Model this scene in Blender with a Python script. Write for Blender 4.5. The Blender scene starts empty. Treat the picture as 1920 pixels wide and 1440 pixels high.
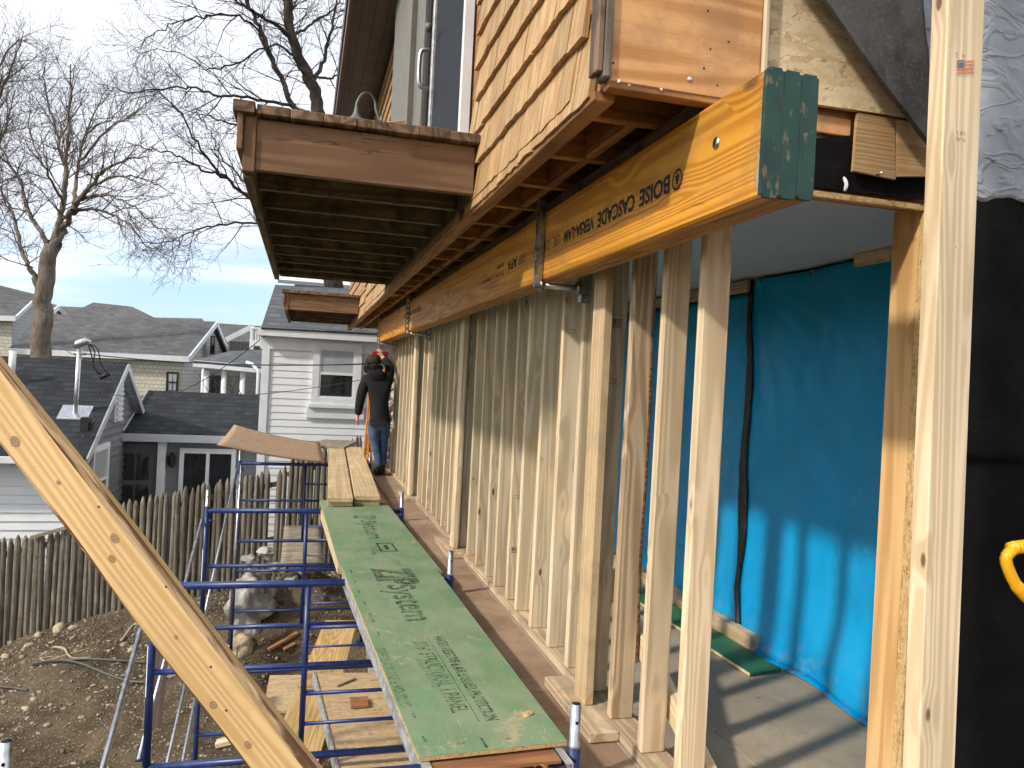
import bpy, bmesh, math, random
from mathutils import Vector, Matrix, noise
random.seed(7)
R = math.radians
scene = bpy.context.scene
COL = scene.collection

# ------------------------------------------------------------------ camera
CAM_H = 1.5
YAW, PITCH, ROLL, FPX = 0.265533, -0.0031068, 0.0501479, 1440.0
cy, sy, cp, sp = math.cos(YAW), math.sin(YAW), math.cos(PITCH), math.sin(PITCH)
FWD = Vector((sy * cp, cy * cp, sp)); RGT = Vector((cy, -sy, 0)); UPV = RGT.cross(FWD)
c_, s_ = math.cos(ROLL), math.sin(ROLL)
RGT, UPV = c_ * RGT + s_ * UPV, -s_ * RGT + c_ * UPV
CAMP = Vector((0, 0, CAM_H))
cam = bpy.data.cameras.new('camera'); camo = bpy.data.objects.new('camera', cam); COL.objects.link(camo)
m = Matrix((RGT, UPV, -FWD)).transposed().to_4x4(); m.translation = CAMP
camo.matrix_world = m
cam.sensor_width = 36; cam.lens = FPX / 1920 * 36; cam.clip_start = 0.05; cam.clip_end = 2000
scene.camera = camo

# ------------------------------------------------------------------ world, sun, exposure
SUN_EL = R(36); LX, LY = 0.925, 0.38
SUN_DIR = Vector((LX * math.cos(SUN_EL), LY * math.cos(SUN_EL), -math.sin(SUN_EL))).normalized()
world = bpy.data.worlds.new('World'); scene.world = world; world.use_nodes = True
nt = world.node_tree; nt.nodes.clear()
def wn(t, **k):
    n = nt.nodes.new(t)
    for a, b in k.items(): setattr(n, a, b)
    return n
sky = wn('ShaderNodeTexSky', sky_type='NISHITA', sun_disc=False)
sky.sun_elevation = SUN_EL; sky.sun_rotation = math.atan2(-LX, -LY); sky.air_density = 1.0; sky.dust_density = 1.2; sky.ozone_density = 1.0
tc = wn('ShaderNodeTexCoord')
sep = wn('ShaderNodeSeparateXYZ'); nt.links.new(tc.outputs['Generated'], sep.inputs[0])
# project the view direction on a flat cloud layer so streaks thin out towards the horizon
add = wn('ShaderNodeMath', operation='ADD'); add.inputs[1].default_value = 0.16; nt.links.new(sep.outputs['Z'], add.inputs[0])
mx_ = wn('ShaderNodeMath', operation='MAXIMUM'); mx_.inputs[1].default_value = 0.05; nt.links.new(add.outputs[0], mx_.inputs[0])
dx = wn('ShaderNodeMath', operation='DIVIDE'); nt.links.new(sep.outputs['X'], dx.inputs[0]); nt.links.new(mx_.outputs[0], dx.inputs[1])
dy = wn('ShaderNodeMath', operation='DIVIDE'); nt.links.new(sep.outputs['Y'], dy.inputs[0]); nt.links.new(mx_.outputs[0], dy.inputs[1])
cmb = wn('ShaderNodeCombineXYZ'); nt.links.new(dx.outputs[0], cmb.inputs[0]); nt.links.new(dy.outputs[0], cmb.inputs[1])
mp = wn('ShaderNodeMapping'); mp.inputs['Rotation'].default_value = (0, 0, R(25)); mp.inputs['Scale'].default_value = (0.55, 0.95, 1); mp.inputs['Location'].default_value = (0.7, 0.35, 0)
nt.links.new(cmb.outputs[0], mp.inputs[0])
nz = wn('ShaderNodeTexNoise'); nz.inputs['Scale'].default_value = 1.1; nz.inputs['Detail'].default_value = 7; nz.inputs['Roughness'].default_value = 0.55; nz.inputs['Distortion'].default_value = 0.35
nt.links.new(mp.outputs[0], nz.inputs['Vector'])
# cover: full overhead, broken towards the horizon
cov = wn('ShaderNodeMapRange'); cov.inputs['From Min'].default_value = 0.0; cov.inputs['From Max'].default_value = 0.24; cov.inputs['To Min'].default_value = -0.16; cov.inputs['To Max'].default_value = 0.27
nt.links.new(sep.outputs['Z'], cov.inputs[0])
sm = wn('ShaderNodeMath', operation='ADD'); nt.links.new(nz.outputs['Fac'], sm.inputs[0]); nt.links.new(cov.outputs[0], sm.inputs[1])
rmp = wn('ShaderNodeMapRange', interpolation_type='SMOOTHSTEP'); rmp.inputs['From Min'].default_value = 0.40; rmp.inputs['From Max'].default_value = 0.74; rmp.inputs['To Max'].default_value = 0.95
nt.links.new(sm.outputs[0], rmp.inputs[0])
nz2 = wn('ShaderNodeTexNoise'); nz2.inputs['Scale'].default_value = 2.3; nz2.inputs['Detail'].default_value = 5
nt.links.new(mp.outputs[0], nz2.inputs['Vector'])
cr = wn('ShaderNodeValToRGB'); cr.color_ramp.elements[0].position = 0.3; cr.color_ramp.elements[0].color = (4.4, 4.65, 5.15, 1); cr.color_ramp.elements[1].position = 0.7; cr.color_ramp.elements[1].color = (6.4, 6.5, 6.7, 1)
nt.links.new(nz2.outputs['Fac'], cr.inputs[0])
skm = wn('ShaderNodeMixRGB', blend_type='MULTIPLY'); skm.inputs[0].default_value = 1; skm.inputs[2].default_value = (.88, 1.0, 1.2, 1)
nt.links.new(sky.outputs[0], skm.inputs[1])
mix = wn('ShaderNodeMixRGB'); nt.links.new(rmp.outputs[0], mix.inputs[0]); nt.links.new(skm.outputs[0], mix.inputs[1]); nt.links.new(cr.outputs[0], mix.inputs[2])
bg = wn('ShaderNodeBackground'); bg.inputs[1].default_value = 0.128; nt.links.new(mix.outputs[0], bg.inputs[0])
out = wn('ShaderNodeOutputWorld'); nt.links.new(bg.outputs[0], out.inputs[0])

sun = bpy.data.lights.new('sun', 'SUN'); sun.energy = 2.35; sun.angle = R(3.2); sun.color = (1.0, 0.93, 0.82)
suno = bpy.data.objects.new('sun', sun); COL.objects.link(suno); suno.location = (-8, -4, 12)
suno.rotation_euler = SUN_DIR.to_track_quat('-Z', 'Y').to_euler()
vs = scene.view_settings; vs.view_transform = 'Standard'; vs.look = 'None'; vs.exposure = 0.68; vs.gamma = 1; vs.use_curve_mapping = False
scene.cycles.use_denoising = True
scene.cycles.max_bounces = 4; scene.cycles.use_adaptive_sampling = True; scene.cycles.adaptive_threshold = 0.04; scene.cycles.adaptive_min_samples = 12; scene.cycles.caustics_reflective = False; scene.cycles.caustics_refractive = False; scene.cycles.diffuse_bounces = 3; scene.cycles.glossy_bounces = 2; scene.cycles.transmission_bounces = 2; scene.cycles.transparent_max_bounces = 6

# ------------------------------------------------------------------ helpers
def at(px, py, X=None, Y=None, Z=None):
    """point of the place seen at a pixel of the 1920x1440 photograph, on a plane X, Y or Z = const"""
    d = RGT * ((px - 960) / FPX) - UPV * ((py - 720) / FPX) + FWD
    if X is not None: t = X / d.x
    elif Y is not None: t = Y / d.y
    else: t = (Z - CAM_H) / d.z
    return CAMP + d * t
WM = {}
def reg(o, mat=None, parent=None, M=None):
    COL.objects.link(o)
    M = M or Matrix.Identity(4)
    WM[o.name] = M
    if mat is not None and o.type == 'MESH' and not o.data.materials: o.data.materials.append(mat)
    if parent is not None:
        o.parent = parent; o.matrix_parent_inverse = WM[parent.name].inverted()
    o.matrix_basis = M
    return o
def tag(o, label=None, cat=None, group=None, kind=None):
    if label: o['label'] = label
    if cat: o['category'] = cat
    if group: o['group'] = group
    if kind: o['kind'] = kind
    return o
def thing(name, label, cat, loc=(0, 0, 0), group=None):
    o = bpy.data.objects.new(name, None); o.empty_display_size = 0.1
    reg(o, M=Matrix.Translation(loc)); return tag(o, label, cat, group)
def mesh(name, vs_, fs, mat, parent=None, M=None, smooth=False):
    me = bpy.data.meshes.new(name); me.from_pydata([tuple(v) for v in vs_], [], fs); me.update()
    if smooth:
        for p in me.polygons: p.use_smooth = True
    return reg(bpy.data.objects.new(name, me), mat, parent, M)
CACHE = {}
def boxdata(L, w, t, bev, mat):
    k = (round(L, 3), round(w, 4), round(t, 4), bev, mat.name)
    if k in CACHE: return CACHE[k]
    bm = bmesh.new(); bmesh.ops.create_cube(bm, size=1)
    bmesh.ops.scale(bm, vec=(L, w, t), verts=bm.verts)
    if bev: bmesh.ops.bevel(bm, geom=bm.edges[:], offset=min(bev, w * .3, t * .3), segments=1, affect='EDGES', profile=0.5)
    me = bpy.data.meshes.new('board'); bm.to_mesh(me); bm.free(); me.materials.append(mat)
    CACHE[k] = me; return me
def frame(xd, zd):
    xd = Vector(xd).normalized(); zd = Vector(zd); zd = (zd - xd * zd.dot(xd)).normalized(); yd = zd.cross(xd)
    return Matrix((xd, yd, zd)).transposed().to_4x4()
def board(name, p0, p1, w, t, mat, parent=None, up=(0, 0, 1), bev=.003):
    """lumber from p0 to p1 (centre line); thickness t along 'up', grain along local X"""
    p0, p1 = Vector(p0), Vector(p1); d = p1 - p0
    M = frame(d, up); M.translation = (p0 + p1) / 2
    return reg(bpy.data.objects.new(name, boxdata(d.length, w, t, bev, mat)), None, parent, M)
def bx(name, x0, x1, y0, y1, z0, z1, mat, parent=None, grain=None, bev=.003):
    d = [x1 - x0, y1 - y0, z1 - z0]; c = Vector(((x0 + x1) / 2, (y0 + y1) / 2, (z0 + z1) / 2))
    g = 'XYZ'.index(grain) if grain else d.index(max(d))
    a = [Vector((1, 0, 0)), Vector((0, 1, 0)), Vector((0, 0, 1))]
    rest = [i for i in range(3) if i != g]; th = min(rest, key=lambda i: d[i]); wd = [i for i in rest if i != th][0]
    h = a[g] * (d[g] / 2)
    return board(name, c - h, c + h, d[wd], d[th], mat, parent, up=a[th], bev=bev)
def tube_geo(pts, rad, n=10, cap=True):
    """tube along a polyline; rad number or list"""
    vs_, fs = [], []
    pts = [Vector(p) for p in pts]; k = len(pts)
    rads = rad if isinstance(rad, (list, tuple)) else [rad] * k
    t = (pts[1] - pts[0]).normalized(); a = t.orthogonal().normalized()
    for i, p in enumerate(pts):
        if i == 0: t = (pts[1] - pts[0])
        elif i == k - 1: t = pts[-1] - pts[-2]
        else: t = (pts[i + 1] - pts[i]).normalized() + (pts[i] - pts[i - 1]).normalized()
        t = t.normalized(); a = (a - t * a.dot(t)).normalized(); b = t.cross(a)
        for j in range(n):
            an = 2 * math.pi * j / n
            vs_.append(p + (a * math.cos(an) + b * math.sin(an)) * rads[i])
    for i in range(k - 1):
        for j in range(n):
            fs.append((i * n + j, i * n + (j + 1) % n, (i + 1) * n + (j + 1) % n, (i + 1) * n + j))
    if cap:
        fs.append(tuple(range(n))[::-1]); fs.append(tuple((k - 1) * n + j for j in range(n)))
    return vs_, fs
def tube(name, pts, rad, mat, parent=None, n=12, cap=True):
    v, f = tube_geo(pts, rad, n, cap); return mesh(name, v, f, mat, parent, smooth=True)
def merge(parts):
    V, F = [], []
    for v, f in parts:
        o = len(V); V += list(v); F += [tuple(i + o for i in q) for q in f]
    return V, F
def box_geo(x0, x1, y0, y1, z0, z1):
    v = [(x, y, z) for x in (x0, x1) for y in (y0, y1) for z in (z0, z1)]
    return v, [(0, 1, 3, 2), (4, 6, 7, 5), (0, 4, 5, 1), (2, 3, 7, 6), (0, 2, 6, 4), (1, 5, 7, 3)]
def slab(name, quad, th, mat, parent=None, down=None):
    """thick sheet from a planar polygon; thickness th opposite the normal (or along 'down')"""
    q = [Vector(p) for p in quad]; n = (q[1] - q[0]).cross(q[2] - q[0]).normalized()
    d = Vector(down).normalized() * th if down else -n * th
    k = len(q); v = q + [p + d for p in q]
    f = [tuple(range(k)), tuple(range(2 * k - 1, k - 1, -1))] + [(i, i + k, (i + 1) % k + k, (i + 1) % k) for i in range(k)]
    return mesh(name, v, f, mat, parent)
def bez(p, n=8):
    """Catmull-Rom through points"""
    p = [Vector(q) for q in p]; P = [p[0] * 2 - p[1]] + p + [p[-1] * 2 - p[-2]]; o = []
    for i in range(1, len(P) - 2):
        for s in range(n):
            t = s / n
            o.append(0.5 * ((2 * P[i]) + (P[i + 1] - P[i - 1]) * t + (2 * P[i - 1] - 5 * P[i] + 4 * P[i + 1] - P[i + 2]) * t * t + (3 * P[i] - P[i - 1] - 3 * P[i + 1] + P[i + 2]) * t ** 3))
    o.append(P[-2]); return o
def text(name, body, p, xd, yd, width, height, mat, parent, lift=.0015, bold=0.0):
    """flat print: left end of the baseline at p, fitted to width and height"""
    cu = bpy.data.curves.new(name, 'FONT'); cu.body = body; cu.size = 1; cu.offset = bold; cu.resolution_u = 3
    tmp = bpy.data.objects.new('tmp', cu); COL.objects.link(tmp)
    dg = bpy.context.evaluated_depsgraph_get(); dg.update()
    me = bpy.data.meshes.new_from_object(tmp.evaluated_get(dg)); COL.objects.unlink(tmp); bpy.data.objects.remove(tmp)
    xs = [v.co.x for v in me.vertices]; ys = [v.co.y for v in me.vertices]
    sx, sy_ = width / (max(xs) - min(xs)), height / (max(ys) - min(ys))
    for v in me.vertices: v.co = ((v.co.x - min(xs)) * sx, (v.co.y - min(ys)) * sy_, 0)
    me.materials.clear(); me.materials.append(mat)
    xd, yd = Vector(xd).normalized(), Vector(yd).normalized(); zd = xd.cross(yd)
    M = Matrix((xd, yd, zd)).transposed().to_4x4(); M.translation = Vector(p) + zd * lift
    me.name = name
    return reg(bpy.data.objects.new(name, me), None, parent, M)

# ------------------------------------------------------------------ materials
class NT:
    def __init__(s, name):
        s.m = bpy.data.materials.new(name); s.m.use_nodes = True; s.t = s.m.node_tree; s.b = s.t.nodes['Principled BSDF']; s.out = s.t.nodes['Material Output']
    def n(s, t, ins=None, **k):
        n = s.t.nodes.new(t)
        for a, b in k.items(): setattr(n, a, b)
        for a, b in (ins or {}).items(): s.set(n.inputs[a], b)
        return n
    def set(s, sock, v):
        if hasattr(v, 'is_output') or isinstance(v, bpy.types.NodeSocket): s.t.links.new(v, sock)
        else: sock.default_value = v
    def math(s, op, a, b=0.0, c=None, clamp=False):
        n = s.n('ShaderNodeMath', operation=op); n.use_clamp = clamp; s.set(n.inputs[0], a); s.set(n.inputs[1], b)
        if c is not None: s.set(n.inputs[2], c)
        return n.outputs[0]
    def ramp(s, v, a, b, lo=0.0, hi=1.0):
        n = s.n('ShaderNodeMapRange', interpolation_type='SMOOTHSTEP'); s.set(n.inputs[0], v); n.inputs[1].default_value = a; n.inputs[2].default_value = b; n.inputs[3].default_value = lo; n.inputs[4].default_value = hi
        return n.outputs[0]
    def mix(s, f, a, b, mode='MIX'):
        n = s.n('ShaderNodeMixRGB', blend_type=mode); s.set(n.inputs[0], f); s.set(n.inputs[1], rgba(a)); s.set(n.inputs[2], rgba(b)); return n.outputs[0]
    def coords(s, kind='Object', rnd=0.0):
        tc = s.n('ShaderNodeTexCoord'); v = tc.outputs[kind]
        if rnd:
            oi = s.n('ShaderNodeObjectInfo'); r = s.math('MULTIPLY', oi.outputs['Random'], rnd)
            va = s.n('ShaderNodeVectorMath', operation='ADD'); s.set(va.inputs[0], v); s.set(va.inputs[1], r); v = va.outputs[0]; s.rnd = oi.outputs['Random']
        return v
    def map(s, v, scale=(1, 1, 1), rot=(0, 0, 0), loc=(0, 0, 0)):
        n = s.n('ShaderNodeMapping'); s.set(n.inputs[0], v); n.inputs['Scale'].default_value = scale; n.inputs['Rotation'].default_value = rot; n.inputs['Location'].default_value = loc; return n.outputs[0]
    def noise(s, v, scale=5, detail=3, rough=.5, dist=0, out='Fac'):
        n = s.n('ShaderNodeTexNoise'); s.set(n.inputs['Vector'], v); n.inputs['Scale'].default_value = scale; n.inputs['Detail'].default_value = detail; n.inputs['Roughness'].default_value = rough; n.inputs['Distortion'].default_value = dist; return n.outputs[out]
    def vor(s, v, scale=5, feature='F1', rnd=1.0):
        n = s.n('ShaderNodeTexVoronoi', feature=feature); s.set(n.inputs['Vector'], v); n.inputs['Scale'].default_value = scale; n.inputs['Randomness'].default_value = rnd; return n
    def bump(s, h, dist=.002, strength=.5):
        n = s.n('ShaderNodeBump'); s.set(n.inputs['Height'], h); n.inputs['Distance'].default_value = dist; n.inputs['Strength'].default_value = strength; s.set(s.b.inputs['Normal'], n.outputs[0])
    def fin(s, col=None, rough=None, metal=None, spec=None):
        if col is not None: s.set(s.b.inputs['Base Color'], rgba(col))
        if rough is not None: s.set(s.b.inputs['Roughness'], rough)
        if metal is not None: s.b.inputs['Metallic'].default_value = metal
        if spec is not None: s.b.inputs['Specular IOR Level'].default_value = spec
        return s.m
def rgba(c):
    return (c[0], c[1], c[2], 1) if isinstance(c, (tuple, list)) and len(c) == 3 else c
def wood(name, light, dark, knot=(.13, .06, .025), knots=.72, gsc=7.0, rings=9.0, var=.25, rough=.62, dirt=None, dirt_amt=.5, bmp=.0012, ksc=1.0, check=0.0, xs=.34):
    s = NT(name); v = s.coords('Object', 41.0)
    # knots
    kv = s.map(v, (3.2 * ksc, 7.5 * ksc, 7.5 * ksc)); vo = s.vor(kv, 1.0)
    pick = s.n('ShaderNodeSeparateColor', {0: vo.outputs['Color']}).outputs[0]
    on = s.math('GREATER_THAN', pick, knots)
    kd = vo.outputs['Distance']
    kn = s.math('MULTIPLY', s.ramp(kd, .075, .14, 1, 0), on)
    halo = s.math('MULTIPLY', s.ramp(kd, .05, .5, 1, 0), on)
    # growth rings as contour lines of a stretched field, bent round the knots
    f = s.noise(s.map(v, (xs, gsc, gsc)), 1.0, 1.5, .45, .3)
    f = s.math('ADD', f, s.math('MULTIPLY', halo, .075))
    rg = s.math('PINGPONG', s.math('MULTIPLY', f, rings), .5)
    rg = s.ramp(rg, .06, .46)
    fib = s.noise(s.map(v, (4, 170, 170)), 1.0, 3, .6)
    blot = s.noise(s.map(v, (1.1, 5, 5)), 1.0, 3, .55)
    g = s.math('ADD', s.math('MULTIPLY', rg, .62), s.math('MULTIPLY', fib, .5))
    g = s.ramp(g, .2, .9)
    col = s.mix(g, dark, light)
    # whole-board tone
    tone = s.math('MULTIPLY_ADD', s.rnd, var, 1 - var * .62)
    tone = s.math('MULTIPLY', tone, s.ramp(blot, .25, .75, .84, 1.1))
    vm = s.n('ShaderNodeVectorMath', operation='SCALE'); s.set(vm.inputs[0], col); s.set(vm.inputs['Scale'], tone); col = vm.outputs[0]
    col = s.mix(s.math('MULTIPLY', halo, .2), col, tuple(.62 * d + .38 * k for d, k in zip(dark, knot)))
    col = s.mix(s.math('MULTIPLY', kn, .88), col, knot)
    if check:
        ck = s.noise(s.map(v, (1.6, 32, 32)), 1.0, 2, .5, .6)
        ck = s.ramp(s.math('ABSOLUTE', s.math('SUBTRACT', ck, .5)), 0, .012, 1, 0)
        ck = s.math('MULTIPLY', ck, s.ramp(s.noise(s.map(v, (1.3, 6, 6)), 1.0, 1), .5, .62))
        col = s.mix(s.math('MULTIPLY', ck, check), col, tuple(.2 * d for d in dark))
    if dirt:
        dn = s.noise(v, 6.5, 6, .68, .4); dm = s.ramp(dn, .44, .68); col = s.mix(s.math('MULTIPLY', dm, dirt_amt), col, dirt)
        sp_ = s.ramp(s.noise(v, 60, 3, .7), .63, .72); col = s.mix(s.math('MULTIPLY', sp_, dirt_amt * .8), col, tuple(.55 * x for x in dirt))
    h = s.math('ADD', s.math('MULTIPLY', fib, .6), s.math('MULTIPLY', rg, .35))
    s.bump(h, bmp, .6)
    return s.fin(col, s.ramp(fib, .2, .8, rough + .12, rough - .08), spec=.3)

W_STUD = wood('spruce_stud', (.76, .605, .405), (.61, .455, .28), knots=.74, var=.26, ksc=1.35, bmp=.0010, rings=12)
W_STUD2 = wood('rough_stud', (.64, .49, .32), (.42, .285, .165), knots=.75, rings=15, var=.2, bmp=.003)
W_PLATE = wood('dusty_plate', (.66, .51, .34), (.47, .34, .21), knots=.8, dirt=(.30, .23, .165), dirt_amt=.7)
W_TIMBER = wood('brace_timber', (.65, .43, .20), (.52, .32, .125), knot=(.15, .06, .022), knots=.70, rings=15, var=.05, ksc=1.0, gsc=13, bmp=.0016, xs=.5, dirt=(.42, .26, .12), dirt_amt=.25)
W_LVL = wood('lvl_face', (.67, .31, .034), (.46, .18, .014), knots=.80, rings=16, gsc=6, xs=.16, var=.08, rough=.5, ksc=.8, dirt=(.34, .18, .05), dirt_amt=.45, check=.6)
W_LVL2 = wood('lvl_edge', (.60, .29, .04), (.32, .13, .014), knots=.99, rings=22, gsc=14, var=.2, rough=.5)
W_PANEL = wood('orange_plywood', (.68, .36, .15), (.50, .23, .075), knot=(.10, .035, .012), knots=.97, rings=8, gsc=4, var=.06, dirt=(.28, .15, .09), dirt_amt=.4, check=.5)
W_DECK = wood('stained_rim', (.262, .148, .082), (.185, .098, .052), knots=.93, var=.1, rough=.7, check=1.0, rings=9, dirt=(.12, .075, .045), dirt_amt=.35)
W_DECKTOP = wood('weathered_deck_board', (.27, .17, .105), (.13, .075, .045), knots=.97, dirt=(.06, .045, .035), dirt_amt=.8, var=.35)
W_PT = wood('old_treated_joist', (.185, .14, .075), (.115, .083, .043), knot=(.03, .015, .008), knots=.85, var=.3, rough=.8, dirt=(.035, .028, .016), dirt_amt=.8)
W_OLD = wood('old_fir_joist', (.47, .235, .09), (.31, .135, .045), knot=(.08, .03, .012), knots=.86, var=.3, dirt=(.16, .075, .035), dirt_amt=.6)
W_SHIN = wood('cedar_shingle', (.56, .375, .195), (.41, .25, .112), knots=.997, rings=12, gsc=14, var=.3, rough=.66, dirt=(.42, .2, .075), dirt_amt=.5, check=.35)
W_JAMB = wood('jamb_fir', (.66, .415, .185), (.50, .285, .11), knots=.76, var=.05)
W_PLANK = wood('scaffold_plank', (.70, .52, .305), (.57, .40, .22), knots=.86, dirt=(.36, .26, .16), dirt_amt=.5, rings=10, xs=.14)
W_FENCE = wood('weathered_picket', (.26, .225, .175), (.14, .118, .09), knot=(.05, .035, .025), knots=.86, var=.4, rough=.85, dirt=(.10, .085, .06), dirt_amt=.6)
W_GREY = wood('grey_board', (.37, .31, .23), (.24, .195, .14), knots=.9, var=.3, dirt=(.14, .12, .09), dirt_amt=.6)
W_PURP = wood('faded_mauve_board', (.26, .175, .155), (.18, .115, .10), knots=.95, var=.2, dirt=(.12, .09, .07))
W_RED = wood('red_offcut', (.42, .19, .085), (.29, .12, .055), knots=.95, var=.3, dirt=(.15, .1, .07))
W_BOARD = wood('yellow_ply_board', (.62, .42, .19), (.44, .27, .10), knots=.99, rings=18, var=.15)

def plain(name, col, rough=.6, metal=0, var=.12, sc=9, spec=.4, bmp=0, dirt=None, rnd=0):
    s = NT(name); v = s.coords('Object', rnd)
    n = s.noise(v, sc, 5, .6); f = s.ramp(n, .3, .7, 1 - var, 1 + var)
    vm = s.n('ShaderNodeVectorMath', operation='SCALE'); s.set(vm.inputs[0], (col[0], col[1], col[2])); s.set(vm.inputs['Scale'], f); c = vm.outputs[0]
    if dirt:
        dm = s.ramp(s.noise(v, sc * .7, 7, .7, .5), .5, .68); c = s.mix(s.math('MULTIPLY', dm, .6), c, dirt)
    if bmp: s.bump(s.noise(v, sc * 3, 4, .6), bmp, .6)
    return s.fin(c, s.ramp(n, .2, .8, rough - .08, rough + .1), metal, spec)
M_BLUE = plain('blue_scaffold_paint', (.011, .028, .13), .36, var=.25, sc=14, dirt=(.05, .06, .13), spec=.5)
M_GALV = plain('galvanised_steel', (.56, .58, .60), .34, 1.0, .2, 25)
M_ALU = plain('worn_aluminium', (.50, .50, .50), .5, .55, .3, 18, dirt=(.36, .32, .27))
M_STRUT = plain('strut_channel_steel', (.34, .335, .32), .3, .9, .35, 22)
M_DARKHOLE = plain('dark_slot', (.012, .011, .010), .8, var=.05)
M_WHITE = plain('white_vinyl', (.80, .81, .82), .45, var=.04, sc=3)
M_TRIM = plain('white_trim', (.76, .775, .79), .5, var=.05, sc=4)
M_GREYSID = plain('grey_vinyl_siding', (.17, .178, .19), .5, var=.07, sc=3)
M_GREYTRIM = plain('pale_grey_trim', (.50, .52, .55), .5, var=.05, sc=4)
M_DOOR = plain('storm_door_grey', (.10, .108, .102), .5, var=.08)
M_GLASS = plain('dark_window_glass', (.018, .022, .027), .06, var=.3, sc=2.0, spec=.9)
M_BLIND = plain('lowered_blind', (.40, .42, .43), .35, var=.12, sc=3.5)
M_BLACKWIRE = plain('black_cable', (.018, .018, .02), .5)
M_HOSE = plain('grey_hose', (.08, .085, .075), .45)
M_BROWN = plain('brown_soffit_metal', (.026, .0125, .008), .42, var=.2, sc=4)
M_FASC = plain('brown_fascia', (.07, .027, .017), .4, var=.15, sc=4)
M_DOORFR = plain('taupe_door_frame', (.17, .155, .125), .45, var=.1, sc=6)
M_SCREEN = plain('insect_screen', (.03, .034, .042), .75, var=.3, sc=14, spec=.15)
M_LAMP = plain('grey_lamp_enamel', (.17, .20, .21), .45, var=.15)
M_INK = plain('black_print', (.012, .012, .012), .7, var=.3, sc=80)
M_ORANGE = plain('orange_fibreglass', (.80, .27, .02), .42, var=.15)
M_REDCAP = plain('red_ladder_cap', (.33, .014, .02), .4, var=.15)
M_YELLOW = plain('yellow_grip_plastic', (.88, .43, .012), .38, var=.06)
M_SKIN = plain('skin', (.52, .29, .21), .55, var=.1)
M_HOOD = plain('black_hoodie_cotton', (.011, .0105, .011), .9, var=.3, sc=30, bmp=.004)
M_JEANS = plain('blue_denim', (.055, .098, .16), .85, var=.4, sc=11, bmp=.003)
M_CAP = plain('olive_cap', (.075, .063, .042), .9, var=.2)
M_HAIR = plain('dark_hair', (.012, .009, .007), .7, var=.3, sc=60)
M_BOOT = plain('brown_boot', (.035, .022, .015), .6, var=.3)
M_CONC = plain('old_concrete', (.30, .285, .26), .9, var=.25, sc=5, bmp=.01, dirt=(.16, .13, .10), rnd=9)
M_BOULDER = plain('pale_boulder', (.36, .345, .31), .85, var=.45, sc=5, bmp=.06, dirt=(.15, .11, .075), rnd=9)
M_STONEWALL = plain('whitewashed_stone', (.52, .47, .41), .9, var=.35, sc=6, bmp=.01, dirt=(.22, .13, .09))
M_TAPE = plain('black_seam_tape', (.013, .013, .014), .32, var=.3, sc=30, bmp=.006)
M_FELTCLOTH = None

def m_osb(name, light, mid, dark, sc=1.0):
    s = NT(name); v = s.coords('Object', 13.0); layers = []
    for k, (rot, st) in enumerate(((R(12), (9, 55, 55)), (R(70), (10, 48, 48)), (R(-38), (9, 52, 52)))):
        vv = s.map(v, tuple(a * sc for a in st), (0, 0, rot), (k * 3.1, k * 7.7, 0)); vo = s.vor(s.map(vv), 1.0)
        layers.append(s.n('ShaderNodeSeparateColor', {0: vo.outputs['Color']}).outputs[0])
    m1 = s.ramp(s.noise(v, 26 * sc, 2), .46, .54); m2 = s.ramp(s.noise(v, 31 * sc, 2, .5, .8), .47, .55)
    a = s.n('ShaderNodeMix', {0: m1, 2: layers[0], 3: layers[1]}).outputs[0]
    a = s.n('ShaderNodeMix', {0: m2, 2: a, 3: layers[2]}).outputs[0]
    c = s.mix(s.ramp(a, .1, .9), mid, light); c = s.mix(s.ramp(a, 0, .12, .7, 0), c, dark)
    fl = s.noise(v, 120 * sc, 3); c = s.mix(s.math('MULTIPLY', s.ramp(fl, .5, .75), .4), c, mid)
    s.bump(a, .0018, .6); return s.fin(c, .7, spec=.25)
M_OSB = m_osb('osb_sheet', (.76, .60, .385), (.63, .465, .265), (.38, .255, .13))
M_OSB2 = m_osb('weathered_osb', (.56, .41, .24), (.43, .30, .17), (.22, .14, .08), .8)
M_OSBRED = m_osb('reddish_osb', (.46, .315, .205), (.36, .235, .148), (.23, .14, .085), .8)

def m_ply(name, base, dark, sc=1.0, dirt=(.20, .17, .13), amt=.6, streak=True):
    s = NT(name); v = s.coords('Object', 5.0)
    n = s.noise(v, 1.6 * sc, 7, .62, .5); n2 = s.noise(v, 14 * sc, 6, .7); st = s.noise(s.map(v, (3, 60, 60)), 1, 3)
    c = s.mix(s.ramp(n, .34, .66), dark, base); c = s.mix(s.math('MULTIPLY', s.ramp(n2, .5, .72), amt), c, dirt)
    c = s.mix(s.math('MULTIPLY', s.ramp(st, .45, .75), .25), c, dark)
    spk = s.ramp(s.noise(v, 95 * sc, 2, .6), .67, .73); c = s.mix(s.math('MULTIPLY', spk, .65), c, tuple(.35 * d for d in dirt))
    s.bump(n2, .003, .35); return s.fin(c, .78, spec=.25)
M_FLOOR = m_ply('dusty_subfloor', (.41, .335, .25), (.29, .235, .175), .8, (.21, .18, .145))
M_FLOOR2 = m_ply('brown_outer_subfloor', (.40, .275, .19), (.27, .175, .115), 1.2, (.19, .13, .095))
M_CEIL = None

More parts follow.
